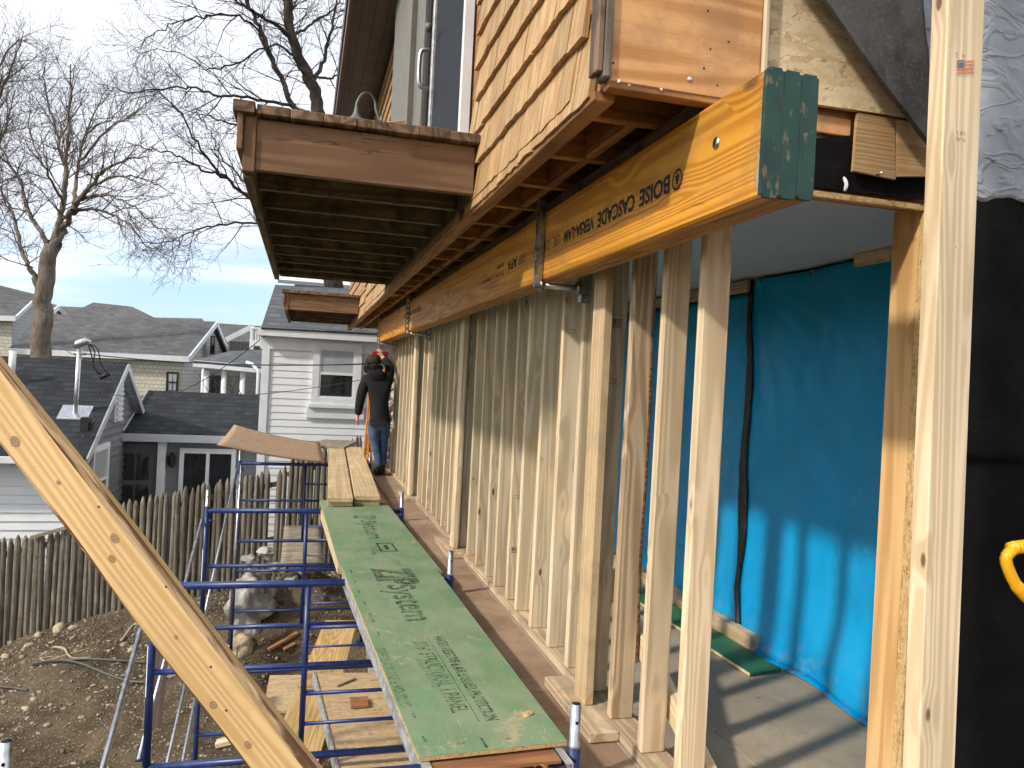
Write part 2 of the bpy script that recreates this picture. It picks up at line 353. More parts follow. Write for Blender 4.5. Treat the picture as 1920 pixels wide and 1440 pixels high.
def m_green():
    s = NT('green_sheathing'); v = s.coords('Object', 3.0)
    base = s.mix(s.ramp(s.noise(v, 2.2, 4, .6), .3, .7), (.125, .235, .115), (.185, .30, .165))
    # worn patches where the coating shows wood fibre
    w1 = s.noise(v, 3.4, 9, .72, .6); w2 = s.noise(v, 42, 4, .7)
    m = s.math('ADD', s.ramp(w1, .50, .72, 0, .66), s.math('MULTIPLY', s.ramp(w2, .45, .75), .55)); m = s.ramp(m, .30, .66)
    c = s.mix(s.math('MULTIPLY', m, .85), base, (.47, .37, .215))
    dust = s.ramp(s.noise(s.map(v, (1.5, 3.5, 3)), 1.6, 6, .65), .34, .68); c = s.mix(s.math('MULTIPLY', dust, .5), c, (.335, .325, .225))
    # scratches
    sc = s.noise(s.map(v, (3, 42, 5), (0, 0, R(17))), 1, 3, .5, .9); sc = s.ramp(s.math('ABSOLUTE', s.math('SUBTRACT', sc, .5)), 0, .006, 1, 0)
    sc = s.math('MULTIPLY', sc, s.ramp(s.noise(v, 5, 1), .52, .64)); c = s.mix(s.math('MULTIPLY', sc, .6), c, (.62, .62, .42))
    s.bump(w2, .001, .4); return s.fin(c, .62, spec=.3)
M_GREEN = m_green()
M_GREEN2 = plain('clean_green_sheathing', (.03, .135, .062), .55, var=.2, sc=3)
M_CHIP = m_osb('osb_edge', (.62, .43, .2), (.44, .28, .12), (.16, .09, .04), 2.5)

def m_ink_worn():
    s = NT('worn_print'); v = s.coords('Object', 3.0)
    n = s.noise(v, 55, 4, .7); n2 = s.noise(v, 7, 4, .6)
    a = s.math('MULTIPLY', s.ramp(n, .33, .60), s.ramp(n2, .28, .62, .35, .9))
    tr = s.n('ShaderNodeBsdfTransparent'); mx = s.n('ShaderNodeMixShader', {0: s.math('MULTIPLY', a, .85), 1: tr.outputs[0], 2: s.b.outputs[0]})
    s.t.links.new(mx.outputs[0], s.out.inputs[0]); return s.fin((.016, .026, .016), .8)
M_INKW = m_ink_worn()
def m_stamp(name, col):
    s = NT(name); v = s.coords('Object', 3.0); n = s.noise(v, 160, 3, .7)
    tr = s.n('ShaderNodeBsdfTransparent'); mx = s.n('ShaderNodeMixShader', {0: s.ramp(n, .3, .62, .15, .8), 1: tr.outputs[0], 2: s.b.outputs[0]})
    s.t.links.new(mx.outputs[0], s.out.inputs[0]); return s.fin(col, .8)
M_STR = m_stamp('faded_red_stamp', (.62, .12, .08)); M_STB = m_stamp('faded_blue_stamp', (.03, .08, .22)); M_STK = m_stamp('faded_black_stamp', (.03, .025, .02))

def m_tarp():
    s = NT('blue_poly_tarp'); v = s.coords('Object')
    wv = s.noise(s.map(v, (60, 60, 500)), 1, 2); wv2 = s.noise(s.map(v, (60, 500, 60)), 1, 2)
    n = s.noise(v, 2.1, 6, .62, .7); fine = s.noise(s.map(v, (7, 7, 3.2), (R(18), 0, 0)), 2.6, 6, .68, 1.0)
    c = s.mix(s.ramp(n, .3, .7), (.0, .32, .68), (.0, .40, .80))
    cr = s.ramp(s.math('ABSOLUTE', s.math('SUBTRACT', s.noise(s.map(v, (5, 5, 5), (R(35), 0, 0)), 1.3, 5, .6, 1.2), .5)), 0, .01, 1, 0)
    cr = s.math('MULTIPLY', cr, s.ramp(s.noise(v, 2.3, 2), .5, .64)); c = s.mix(s.math('MULTIPLY', cr, .35), c, (.28, .55, .74))
    low = s.n('ShaderNodeSeparateXYZ', {0: v}).outputs[2]
    dust = s.math('MULTIPLY', s.ramp(low, .0, .22, 1, 0), s.ramp(s.noise(v, 13, 5, .7), .5, .68)); c = s.mix(s.math('MULTIPLY', dust, .6), c, (.30, .29, .26))
    h = s.math('ADD', s.math('MULTIPLY', fine, 1.0), s.math('MULTIPLY', s.math('ADD', wv, wv2), .03))
    s.bump(h, .007, .3)
    tl = s.n('ShaderNodeBsdfTranslucent', {0: c}); mx = s.n('ShaderNodeMixShader', {0: .18, 1: s.b.outputs[0], 2: tl.outputs[0]}); s.t.links.new(mx.outputs[0], s.out.inputs[0])
    return s.fin(c, .36, spec=.5)
M_TARP = m_tarp()
def m_paper():
    s = NT('black_tar_paper'); v = s.coords('Object')
    n = s.noise(v, 3, 6, .65, .4); c = s.mix(s.ramp(n, .3, .75), (.0065, .006, .006), (.014, .0132, .0128))
    z = s.n('ShaderNodeSeparateXYZ', {0: v}).outputs[2]
    ln = s.math('FRACT', s.math('MULTIPLY', s.math('ADD', z, s.math('MULTIPLY', s.noise(v, 1.2, 2), .02)), 7.6)); ln = s.ramp(ln, .0, .035, 1, 0); c = s.mix(s.math('MULTIPLY', ln, .025), c, (.2, .18, .16))
    tear = s.ramp(s.noise(s.map(v, (26, 26, 70)), 1, 4, .7), .72, .76); c = s.mix(s.math('MULTIPLY', tear, .55), c, (.23, .14, .09))
    s.bump(s.noise(v, 8, 5, .6), .012, .4); return s.fin(c, .8, spec=.05)
M_PAPER = m_paper()
def m_silver():
    s = NT('silver_membrane'); v = s.coords('Object')
    w = s.noise(s.map(v, (5, 5, 9), (0, R(15), 0)), 1.0, 3, .45, 1.6); w = s.ramp(s.math('ABSOLUTE', s.math('SUBTRACT', w, .5)), 0, .09, 1, 0)
    c = s.mix(s.ramp(s.noise(v, 4, 4), .3, .7), (.25, .262, .285), (.335, .35, .375)); s.bump(w, .012, .4)
    return s.fin(c, .42, spec=.5)
M_SILVER = m_silver()
def m_felt():
    s = NT('charcoal_underlay'); v = s.coords('Object')
    n = s.noise(v, 3.5, 5, .6, .6); f = s.noise(v, 70, 3, .7); c = s.mix(s.ramp(n, .3, .7), (.045, .042, .04), (.105, .10, .098)); c = s.mix(s.math('MULTIPLY', s.ramp(f, .5, .75), .5), c, (.17, .165, .16))
    s.bump(s.math('ADD', f, s.noise(v, 14, 4, .6, 1)), .004, .5); return s.fin(c, .8, spec=.2)
M_FELT = m_felt()
def m_ceil():
    s = NT('painted_plywood_ceiling'); v = s.coords('Object'); ck = s.noise(s.map(v, (40, 4, 4)), 1, 4, .6, .4)
    c = s.mix(s.math('MULTIPLY', s.ramp(ck, .62, .68), .6), (.62, .64, .645), (.27, .26, .24)); c = s.mix(s.math('MULTIPLY', s.ramp(s.noise(v, 1.5, 4), .4, .7), .2), c, (.5, .49, .47))
    s.bump(ck, .002, .4); return s.fin(c, .6)
M_CEIL = m_ceil()
def m_roof(name, a, b, axis='X', w=.36, h=.16, vs_=1.35):
    s = NT(name); v = s.coords('Object'); q = s.n('ShaderNodeSeparateXYZ', {0: v}).outputs
    cb = s.n('ShaderNodeCombineXYZ', {0: q[0] if axis == 'X' else q[1], 1: s.math('MULTIPLY', q[2], vs_)}).outputs[0]
    br = s.n('ShaderNodeTexBrick', {'Vector': cb, 'Color1': (0, 0, 0, 1), 'Color2': (1, 1, 1, 1), 'Mortar': (.2, .2, .2, 1), 'Scale': 1.0, 'Mortar Size': .012, 'Brick Width': w, 'Row Height': h, 'Bias': 0.0}, offset=.37)
    sv = s.n('ShaderNodeSeparateColor', {0: br.outputs['Color']}).outputs[0]
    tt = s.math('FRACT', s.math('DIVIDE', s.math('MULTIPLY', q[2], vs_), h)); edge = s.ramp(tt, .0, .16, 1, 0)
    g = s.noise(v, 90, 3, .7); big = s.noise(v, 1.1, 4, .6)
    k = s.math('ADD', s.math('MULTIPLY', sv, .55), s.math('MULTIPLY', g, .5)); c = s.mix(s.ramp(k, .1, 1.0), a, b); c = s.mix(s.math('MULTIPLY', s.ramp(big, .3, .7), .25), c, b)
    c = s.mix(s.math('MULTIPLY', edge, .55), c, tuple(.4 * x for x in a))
    s.bump(s.math('ADD', s.math('MULTIPLY', tt, -.6), s.math('MULTIPLY', sv, .6)), .03, .6); return s.fin(c, .85, spec=.2)
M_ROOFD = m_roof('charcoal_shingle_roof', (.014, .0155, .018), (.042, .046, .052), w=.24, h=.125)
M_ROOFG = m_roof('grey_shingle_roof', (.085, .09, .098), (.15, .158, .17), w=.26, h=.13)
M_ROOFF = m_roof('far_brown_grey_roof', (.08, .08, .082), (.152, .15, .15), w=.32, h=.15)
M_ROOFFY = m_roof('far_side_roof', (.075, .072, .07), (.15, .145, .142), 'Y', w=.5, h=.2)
def m_lap(name, a, axis='X', h=.18, brick=True, w=.2):
    s = NT(name); v = s.coords('Object'); q = s.n('ShaderNodeSeparateXYZ', {0: v}).outputs
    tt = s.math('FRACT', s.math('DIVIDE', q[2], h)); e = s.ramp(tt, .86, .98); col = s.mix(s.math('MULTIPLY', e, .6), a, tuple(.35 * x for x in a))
    if brick:
        cb = s.n('ShaderNodeCombineXYZ', {0: q[0] if axis == 'X' else q[1], 1: q[2]}).outputs[0]
        br = s.n('ShaderNodeTexBrick', {'Vector': cb, 'Color1': (.86, .86, .86, 1), 'Color2': (1, 1, 1, 1), 'Mortar': (.6, .6, .6, 1), 'Scale': 1.0, 'Mortar Size': .012, 'Brick Width': w, 'Row Height': h})
        col = s.mix(1.0, col, br.outputs['Color'], 'MULTIPLY')
    s.bump(s.math('SUBTRACT', 1.0, tt), .02, .6); return s.fin(col, .75, spec=.25)
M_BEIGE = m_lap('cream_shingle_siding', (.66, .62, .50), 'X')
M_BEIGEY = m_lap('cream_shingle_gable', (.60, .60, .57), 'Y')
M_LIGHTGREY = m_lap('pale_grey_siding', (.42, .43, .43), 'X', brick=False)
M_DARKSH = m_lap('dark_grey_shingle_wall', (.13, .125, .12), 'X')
def m_dirt():
    s = NT('stony_dirt'); v = s.coords('Object')
    n = s.noise(v, 1.3, 7, .65, .5); f = s.noise(v, 16, 6, .7); vo = s.vor(v, 15.0); vo2 = s.vor(v, 34.0)
    c = s.mix(s.ramp(n, .32, .68), (.045, .032, .019), (.128, .095, .058)); c = s.mix(s.math('MULTIPLY', s.ramp(f, .5, .75), .55), c, (.27, .215, .155))
    pk = s.n('ShaderNodeSeparateColor', {0: vo2.outputs['Color']}).outputs; st = s.math('MULTIPLY', s.ramp(vo2.outputs['Distance'], .22, .34, 1, 0), s.math('GREATER_THAN', pk[0], .45))
    c = s.mix(s.math('MULTIPLY', st, .8), c, s.mix(pk[1], (.25, .20, .145), (.46, .41, .33)))
    h = s.math('ADD', s.math('MULTIPLY', f, .8), s.math('MULTIPLY', st, .5)); s.bump(h, .05, .7); return s.fin(c, .95, spec=.15)
M_DIRT = m_dirt()
def m_pebble():
    s = NT('pebble'); v = s.coords('Object'); vo = s.vor(v, 11.0); p = s.n('ShaderNodeSeparateColor', {0: vo.outputs['Color']}).outputs
    c = s.mix(p[0], (.15, .12, .088), (.42, .375, .30)); c = s.mix(s.ramp(p[1], .8, .95), c, (.33, .19, .11)); c = s.mix(s.math('MULTIPLY', s.ramp(s.noise(v, 30, 4), .4, .7), .4), c, (.15, .115, .085))
    return s.fin(c, .85, spec=.2)
M_PEB = m_pebble()
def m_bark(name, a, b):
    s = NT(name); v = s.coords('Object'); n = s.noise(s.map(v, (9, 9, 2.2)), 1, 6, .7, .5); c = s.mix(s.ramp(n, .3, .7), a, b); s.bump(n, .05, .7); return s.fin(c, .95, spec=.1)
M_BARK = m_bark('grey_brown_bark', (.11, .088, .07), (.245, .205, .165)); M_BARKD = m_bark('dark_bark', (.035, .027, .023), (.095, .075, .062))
M_TWIG = plain('twig', (.105, .080, .068), .95, var=.3); M_TWIGD = plain('dark_twig', (.045, .034, .031), .95, var=.3)
M_BARKW = wood('bark_wane', (.20, .105, .055), (.085, .04, .02), knots=.9, rings=14, var=.1, rough=.9, bmp=.006)

def m_wane():
    s = NT('timber_wane'); v = s.coords('Object')
    n = s.noise(s.map(v, (2.4, 26, 26)), 1.0, 5, .65, .8); f = s.noise(s.map(v, (5, 120, 120)), 1, 3)
    c = s.mix(s.ramp(f, .3, .7), (.50, .30, .13), (.70, .50, .29)); c = s.mix(s.ramp(n, .41, .52), c, s.mix(f, (.07, .03, .015), (.24, .12, .06)))
    s.bump(n, .006, .6); return s.fin(c, .85, spec=.2)
M_WANE = m_wane()

# ================================================================== THE GROUND
def lerp(a, b, t): return a + (b - a) * t
def pw(x, pts):
    if x <= pts[0][0]: return pts[0][1]
    for (a, b), (c, d) in zip(pts, pts[1:]):
        if x <= c: return lerp(b, d, (x - a) / (c - a))
    return pts[-1][1]
def sst(a, b, x):
    t = max(0, min(1, (x - a) / (b - a))); return t * t * (3 - 2 * t)
def ground_z(x, y):
    zf = pw(x, [(-12, -4.2), (-8, -3.9), (-4.6, -3.3), (-3.3, -2.86), (-.65, -2.36), (.1, -2.3), (2, -2.1)])
    zn = -3.45 + .1 * max(-4, min(4, x + 3))
    z = lerp(zn, zf, sst(10.2, 13.9, y))
    z += .55 * math.exp(-((x - .05) / .75) ** 2 - ((y - 13.1) / .8) ** 2)
    z -= .55 * math.exp(-((x - .1) / .45) ** 2 - ((y - 11.7) / .5) ** 2)
    z -= .22 * math.exp(-((x + 2.62) / .28) ** 2 - ((y - 10.6) / .22) ** 2)
    k = sst(16, 26, y)
    z = lerp(z, -4.4, k)
    near = 1 - sst(14, 17, y)
    z += near * (.11 * noise.noise(Vector((x * .9, y * .9, 0))) + .05 * noise.noise(Vector((x * 2.7, y * 2.7, 3))) + .022 * noise.noise(Vector((x * 8, y * 8, 5))))
    return z
def axis_vals(a, b, fine, far):
    v = []; x = a
    while x < b: v.append(x); x += fine
    v.append(b); lo, hi = [], []; s = .3; x = a
    while x > -far: x -= s; s *= 1.5; lo.append(x)
    s = .3; x = b
    while x < far: x += s; s *= 1.5; hi.append(x)
    return lo[::-1] + v + hi
gx, gy = axis_vals(-6.5, 1.2, .075, 500), axis_vals(6.0, 15.0, .075, 500)
gv = [(x, y, ground_z(x, y)) for y in gy for x in gx]; nx = len(gx)
gf = [(j * nx + i, j * nx + i + 1, (j + 1) * nx + i + 1, (j + 1) * nx + i) for j in range(len(gy) - 1) for i in range(nx - 1)]
ground = mesh('ground', gv, gf, M_DIRT, smooth=True); tag(ground, 'stony brown dirt yard below the scaffold', kind='structure')
# loose gravel: real stones, one mesh
PHI = (1 + 5 ** .5) / 2
ICO = [Vector(p).normalized() for p in ((-1, PHI, 0), (1, PHI, 0), (-1, -PHI, 0), (1, -PHI, 0), (0, -1, PHI), (0, 1, PHI), (0, -1, -PHI), (0, 1, -PHI), (PHI, 0, -1), (PHI, 0, 1), (-PHI, 0, -1), (-PHI, 0, 1))]
ICF = [(0, 11, 5), (0, 5, 1), (0, 1, 7), (0, 7, 10), (0, 10, 11), (1, 5, 9), (5, 11, 4), (11, 10, 2), (10, 7, 6), (7, 1, 8), (3, 9, 4), (3, 4, 2), (3, 2, 6), (3, 6, 8), (3, 8, 9), (4, 9, 5), (2, 4, 11), (6, 2, 10), (8, 6, 7), (9, 8, 1)]
rg = random.Random(3); PV, PF = [], []
for i in range(13000):
    x = rg.uniform(-5.6, .8); y = rg.uniform(7.0, 14.2) if rg.random() < .8 else rg.uniform(11.5, 14.2)
    if noise.noise(Vector((x * .8, y * .8, 9))) < rg.uniform(-.7, .35): continue
    r = .0115 * math.exp(rg.gauss(0, .55)); r = min(r, .06)
    a = rg.uniform(0, 6.28); ca, sa = math.cos(a), math.sin(a); e = rg.uniform(.55, 1); fl = rg.uniform(.4, .8); z = ground_z(x, y) + r * .12
    o = len(PV)
    for p in ICO:
        q = p * (r * rg.uniform(.8, 1.2)); u, w = q.x * 1.35, q.y * e
        PV.append((x + u * ca - w * sa, y + u * sa + w * ca, z + q.z * fl))
    PF += [(a_ + o, b_ + o, c__ + o) for a_, b_, c__ in ICF]
gr = mesh('gravel', PV, PF, M_PEB, smooth=True); tag(gr, 'small pale pebbles scattered over the brown dirt', kind='stuff')
def rock(name, c, size, mat, seed, parent=None, sub=2, rough=.28):
    bm = bmesh.new(); bmesh.ops.create_icosphere(bm, subdivisions=sub + 1, radius=1)
    for v in bm.verts:
        p = v.co + Vector((seed * 3.1, seed, 0)); k = 1 + rough * noise.noise(p * 1.3) + rough * .5 * noise.noise(p * 3.1)
        v.co = Vector((v.co.x * size[0], v.co.y * size[1], v.co.z * size[2])) * k
    me = bpy.data.meshes.new(name); bm.to_mesh(me); bm.free()
    for p in me.polygons: p.use_smooth = sub > 1
    M = Matrix.Translation(c) @ Matrix.Rotation(seed * 1.7, 4, 'Z')
    return reg(bpy.data.objects.new(name, me), mat, parent, M)
def gpt(px, py):
    """point of the ground seen at a pixel"""
    d = RGT * ((px - 960) / FPX) - UPV * ((py - 720) / FPX) + FWD; t = 4.0
    while t < 40:
        p = CAMP + d * t
        if p.z < ground_z(p.x, p.y): break
        t += .02
    return p
M_TAN = plain('tan_stone', (.42, .33, .225), .85, var=.3, sc=20, rnd=7, dirt=(.25, .19, .13))
STN = [(112, 1183, .17, 'long tan stone lying below the picket fence, largest on the bank'), (138, 1179, .085, 'pale round stone just right of the long tan stone'),
       (72, 1194, .10, 'flat light stone at the foot of the pickets, left of the long tan stone'), (55, 1212, .08, 'grey stone below the flat light stone by the fence'),
       (10, 1234, .09, 'pale stone at the left edge of the photo, on the dirt'), (250, 1221, .09, 'pale flat stone between fence and leaning timber, on the dirt'), (49, 1331, .07, 'reddish tan stone on the dirt, left, above the pipe end')]
for i, (px, py, r, lab) in enumerate(STN):
    p = gpt(px, py); o = rock('stone', p + Vector((0, 0, r * .25)), (r, r * .6, r * .5), M_TAN, i + 1, rough=.2)
    tag(o, lab, 'stone')
for i, (px, py, r) in enumerate([(41, 1233, .05), (232, 1284, .045), (89, 1361, .05), (52, 1348, .04), (153, 1347, .05), (166, 1313, .05), (262, 1214, .05), (200, 1290, .04), (118, 1262, .04), (60, 1357, .035), (120, 1330, .04), (30, 1370, .03), (170, 1375, .04), (95, 1323, .04)]):
    p = gpt(px, py); o = rock('stone', p + Vector((0, 0, r * .2)), (r, r * .75, r * .55), M_PEB, i + 20, sub=1, rough=.2)
    tag(o, 'small pale stone among the pebbles of the dirt bank', 'stone', 'small loose stones on the dirt bank')
b = rock('boulder', at(470, 1128, Y=12.4) + Vector((0, .1, -.05)), (.30, .34, .50), M_BOULDER, 3, sub=3, rough=.62); tag(b, 'big whitish boulder in the dirt behind the scaffold legs', 'boulder')
b = rock('boulder', at(452, 1215, Y=12.2), (.2, .2, .2), M_TAN, 8, sub=3); tag(b, 'brown rounded rock at the foot of the big whitish boulder', 'boulder')
CH = [(500, 1035, .15, 'pale broken concrete lump on top of the rubble, brightest of the heap'), (470, 1050, .13, 'grey concrete lump at the left end of the rubble heap'), (525, 1062, .15, 'grey concrete block in the rubble right below the tilted board'),
      (495, 1078, .13, 'concrete lump under the brightest one in the rubble heap'), (570, 1068, .12, 'concrete lump under the near edge of the tilted board'), (545, 1085, .12, 'lowest concrete lump above the dark hollow')]
for i, (px, py, r, lab) in enumerate(CH):
    o = rock('concrete_chunk', at(px, py, Y=12.85), (r, r * .8, r * .65), M_BOULDER if i in (0, 2) else M_CONC, i * 2 + 5, sub=1, rough=.55); tag(o, lab, 'rubble', 'broken concrete heap')
# roots, hose, offcuts
def root(pts, r, lab, nm='dead_root', mat=None, cat='root'):
    q = bez([gpt(*p) + Vector((0, 0, r * 1.5)) for p in pts], 6); n = len(q)
    o = tube(nm, q, [r * (1 - .7 * i / n) for i in range(n)], mat or M_TAN, n=6); return tag(o, lab, cat)
root([(100, 1217), (120, 1220), (128, 1232), (140, 1238), (170, 1236)], .022, 'thick pale root twisting out of the dirt bank')
root([(60, 1246), (90, 1240), (130, 1228), (172, 1216)], .012, 'long thin root lying beside the thick root')
root([(85, 1241), (75, 1236), (95, 1233), (112, 1232)], .01, 'short thin root left of the thick root', )
q = [gpt(60, 1248), gpt(110, 1243), gpt(160, 1239), gpt(220, 1242), gpt(275, 1246)]; tag(tube('hose', bez([p + Vector((0, 0, .03)) for p in q], 8), .017, M_HOSE, n=8), 'upper grey hose stretched across the dirt bank', 'hose')
q = [gpt(60, 1251), gpt(105, 1244), gpt(150, 1250), gpt(200, 1270), gpt(240, 1283), gpt(275, 1286)]; tag(tube('hose', bez([p + Vector((0, 0, .05)) for p in q], 8), .017, M_HOSE, n=8), 'lower grey hose sagging down the dirt towards the scaffold', 'hose')
q = [gpt(-20, 1290), gpt(20, 1293), gpt(52, 1298)]; tag(tube('hose', bez([p + Vector((0, 0, .03)) for p in q], 8), .017, M_HOSE, n=8), 'short grey hose end entering a hole at the left edge', 'hose')
def lying(name, a, b, w, t, mat, lab, cat, lift=.03):
    return tag(board(name, gpt(*a) + Vector((0, 0, lift)), gpt(*b) + Vector((0, 0, lift)), w, t, mat), lab, cat)
lying('stick', (227, 1205), (248, 1176), .035, .02, W_GREY, 'weathered stick lying on the dirt near the fence', 'stick')
lying('wood_offcut', (503, 1222), (558, 1190), .07, .04, W_RED, 'long reddish batten lying on the dirt behind the scaffold', 'offcut')
lying('wood_offcut', (530, 1222), (552, 1210), .12, .03, W_RED, 'short reddish offcut beside the long reddish batten', 'offcut', .04)
lying('wood_offcut', (405, 1402), (455, 1390), .14, .06, W_STUD, 'pale lumber offcut on the dirt beside the leaning timber', 'offcut', .05)
lying('wood_offcut', (610, 1065), (660, 1115), .05, .03, W_GREY, 'thin grey lath in the shade beside the green sheathing', 'offcut', .05)

# ================================================================== FENCE
fence = thing('picket_fence', 'weathered brown stockade fence of rounded pickets behind the scaffold', 'fence', (-1.5, 14.5, -2.6))
TOP = [(-5.6, -1.72), (-4.65, -1.53), (-3.75, -1.33), (-3.70, -1.02), (-3.2, -.98), (-2.7, -.86), (-1.97, -.66), (-1.1, -.44), (-.25, -.28), (-.2, -.05), (.83, .30), (1.4, .4)]
PIC = []
for k in range(4):
    rr = random.Random(k); v, f = [], []; n = 10; hs = [0, .9, 1.78, 1.86, 1.92, 1.965, 1.99]; rs = [.057, .056, .055, .05, .038, .02, .004]
    for z, r_ in zip(hs, rs):
        for j in range(n):
            a = 6.2832 * j / n; q = r_ * rr.uniform(.92, 1.06); v.append((q * math.cos(a), q * .8 * math.sin(a), z))
    for i in range(len(hs) - 1):
        for j in range(n): f.append((i * n + j, i * n + (j + 1) % n, (i + 1) * n + (j + 1) % n, (i + 1) * n + j))
    f.append(tuple((len(hs) - 1) * n + j for j in range(n)))
    # grain along local X of the wood material: build lying along X then stand it up
    me = bpy.data.meshes.new('picket'); me.from_pydata([(z, x, y) for x, y, z in v], [], f); me.materials.append(W_FENCE)
    for p in me.polygons: p.use_smooth = True
    PIC.append(me)
STAND = Matrix(((0, 1, 0, 0), (0, 0, 1, 0), (1, 0, 0, 0), (0, 0, 0, 1)))
x = -5.6; i = 0
while x < 1.38:
    if not (-.52 < x < -.42):
        top = pw(x, TOP) + random.uniform(-.035, .035); zb = ground_z(x, 14.5) - .15; L = top - zb
        S = Matrix.Diagonal((1, 1, L / 1.99, 1))
        M = Matrix.Translation((x, 14.5 + random.uniform(-.012, .012), zb)) @ Matrix.Rotation(random.uniform(-.012, .012), 4, 'Y') @ S @ Matrix.Rotation(random.uniform(0, 6), 4, 'Z') @ STAND
        reg(bpy.data.objects.new('picket', PIC[i % 4]), None, fence, M)
    x += random.uniform(.090, .102); i += 1
for x0, x1 in ((-5.6, -3.72), (-3.7, -.22), (-.2, 1.4)):
    for d in (.35, 1.35):
        board('rail', (x0, 14.59, pw(x0 + .01, TOP) - d), (x1, 14.59, pw(x1 - .01, TOP) - d), .09, .045, W_GREY, fence, up=(0, 1, 0))
# the low bright rail seen where two panels meet
board('rail', (-4.25, 14.42, -1.50), (-3.62, 14.42, -1.30), .06, .035, W_GREY, fence, up=(0, 1, 0))

# ================================================================== NEIGHBOURING HOUSES
def siding(parent, p0, u, length, z0, z1, pitch, n, mat, clip=None, name='siding_board', proud=.034):
    """lapped boards, each an object; p0 = ground-level origin, u = unit run, n = outward normal; clip(z) -> (s0, s1)"""
    u, n = Vector(u).normalized(), Vector(n).normalized(); z = z0; data = {}
    while z < z1:
        s0, s1 = clip(z + pitch * .5) if clip else (0, length)
        if s1 - s0 > .05:
            L = round(s1 - s0, 3); hh = min(pitch + .015, z1 - z)
            k = (L, round(hh, 3))
            if k not in data:
                v = [(0, proud, 0), (L, proud, 0), (L, .004, hh), (0, .004, hh), (0, 0, 0), (L, 0, 0), (L, 0, hh), (0, 0, hh)]
                me = bpy.data.meshes.new(name); me.from_pydata(v, [], [(0, 1, 2, 3), (5, 4, 7, 6), (4, 5, 1, 0), (3, 2, 6, 7), (4, 0, 3, 7), (1, 5, 6, 2)]); me.materials.append(mat); data[k] = me
            M = Matrix((u, n, Vector((0, 0, 1)))).transposed().to_4x4(); M.translation = Vector((p0[0], p0[1], 0)) + u * s0 + Vector((0, 0, z))
            reg(bpy.data.objects.new(name, data[k]), None, parent, M)
        z += pitch
def window(parent, p, u, n, w, h, fmat, glass, glass2=None, fw=.1, mull=0, sash=True, name='window', sill=True):
    """double-hung window: p = lower-left outer corner on the wall, frame proud of it"""
    u, n = Vector(u).normalized(), Vector(n).normalized(); Z = Vector((0, 0, 1))
    M = Matrix((u, n, Z)).transposed().to_4x4(); M.translation = Vector(p)
    g = [box_geo(0, w, .0, .065, h - fw, h), box_geo(0, w, .0, .065, 0, fw), box_geo(0, fw, .0, .062, fw, h - fw), box_geo(w - fw, w, .0, .062, fw, h - fw)]
    v, f = merge(g); fr = mesh(name, v, f, fmat, parent, M)
    mid = h * .5
    mesh('pane', *box_geo(fw, w - fw, .026, .036, mid, h - fw), glass2 or glass, fr, M); mesh('pane', *box_geo(fw, w - fw, .012, .022, fw, mid), glass, fr, M)
    g = [box_geo(fw, w - fw, .02, .052, mid - .028, mid + .028)]; i2 = fw + .035
    g += [box_geo(fw, i2, .018, .050, fw, h - fw), box_geo(w - i2, w - fw, .018, .050, fw, h - fw), box_geo(i2, w - i2, .018, .048, fw, fw + .04), box_geo(i2, w - i2, .018, .048, h - fw - .035, h - fw)]
    for k in range(mull): xx = fw + (w - 2 * fw) * (k + 1) / (mull + 1); g.append(box_geo(xx - .012, xx + .012, .03, .045, fw + .04, h - fw - .035))
    v, f = merge(g); mesh('sash', v, f, fmat, fr, M)
    if sill: mesh('sill', *box_geo(-.05, w + .05, .0, .11, -.07, -.002), fmat, fr, M)
    return fr

# --- white clapboard house straight behind the fence
A = thing('white_house', 'white clapboard house with grey shingle roof behind the pickets', 'house', (.6, 17, -2.4))
xl, xr, yA = -.84, 3.6, 17.0
bx('wall', xl, xr, yA, yA + 4.5, -2.6, 2.3, M_WHITE, A, bev=0)
siding(A, (xl + .14, yA, 0), (1, 0, 0), xr - xl - .14, -2.5, 1.92, .148, (0, -1, 0), M_WHITE, proud=.02)
bx('corner_board', xl - .02, xl + .14, yA - .05, yA - .001, -2.6, 1.95, M_TRIM, A)
bx('frieze_board', xl - .06, xr, yA - .045, yA - .002, 1.93, 2.2, M_TRIM, A)
bx('gutter_fascia', xl - .12, xr, yA - .26, yA - .12, 2.2, 2.36, M_TRIM, A)
bx('eave_soffit', xl - .1, xr, yA - .12, yA, 2.2, 2.23, M_TRIM, A)
q0, q1 = at(490, 610, Y=yA - .26), at(516, 534, Y=yA + .75)
slab('roof', [(q0.x, yA - .3, 2.36), (xr, yA - .3, 2.42), (xr, yA + .75, q1.z + .12), (q1.x, yA + .75, q1.z)], .08, M_ROOFG, A)
slab('roof', [(q1.x, yA + .75, q1.z), (xr, yA + .75, q1.z + .12), (xr, yA + 4.5, q1.z - .2), (q1.x, yA + 4.5, q1.z - .3)], .08, M_ROOFG, A)
mesh('gable_wall', [(xl, yA, 2.3), (q1.x, yA + .75, q1.z - .03), (q1.x, yA + 4.4, q1.z - .4), (xl, yA + 4.4, 2.3), (xl + .3, yA, 2.3), (q1.x + .3, yA + .75, q1.z - .03), (q1.x + .3, yA + 4.4, q1.z - .4), (xl + .3, yA + 4.4, 2.3)], [(0, 3, 2, 1), (4, 5, 6, 7), (0, 1, 5, 4), (1, 2, 6, 5), (2, 3, 7, 6)], M_WHITE, A)
wa = at(583, 757, Y=yA - .03)
window(A, (wa.x, yA - .024, wa.z), (1, 0, 0), (0, -1, 0), 1.02, 1.33, M_TRIM, M_GLASS, M_BLIND, fw=.14)
bx('sill_panel', wa.x - .09, wa.x + 1.13, yA - .075, yA - .024, wa.z - .30, wa.z - .06, M_TRIM, A)
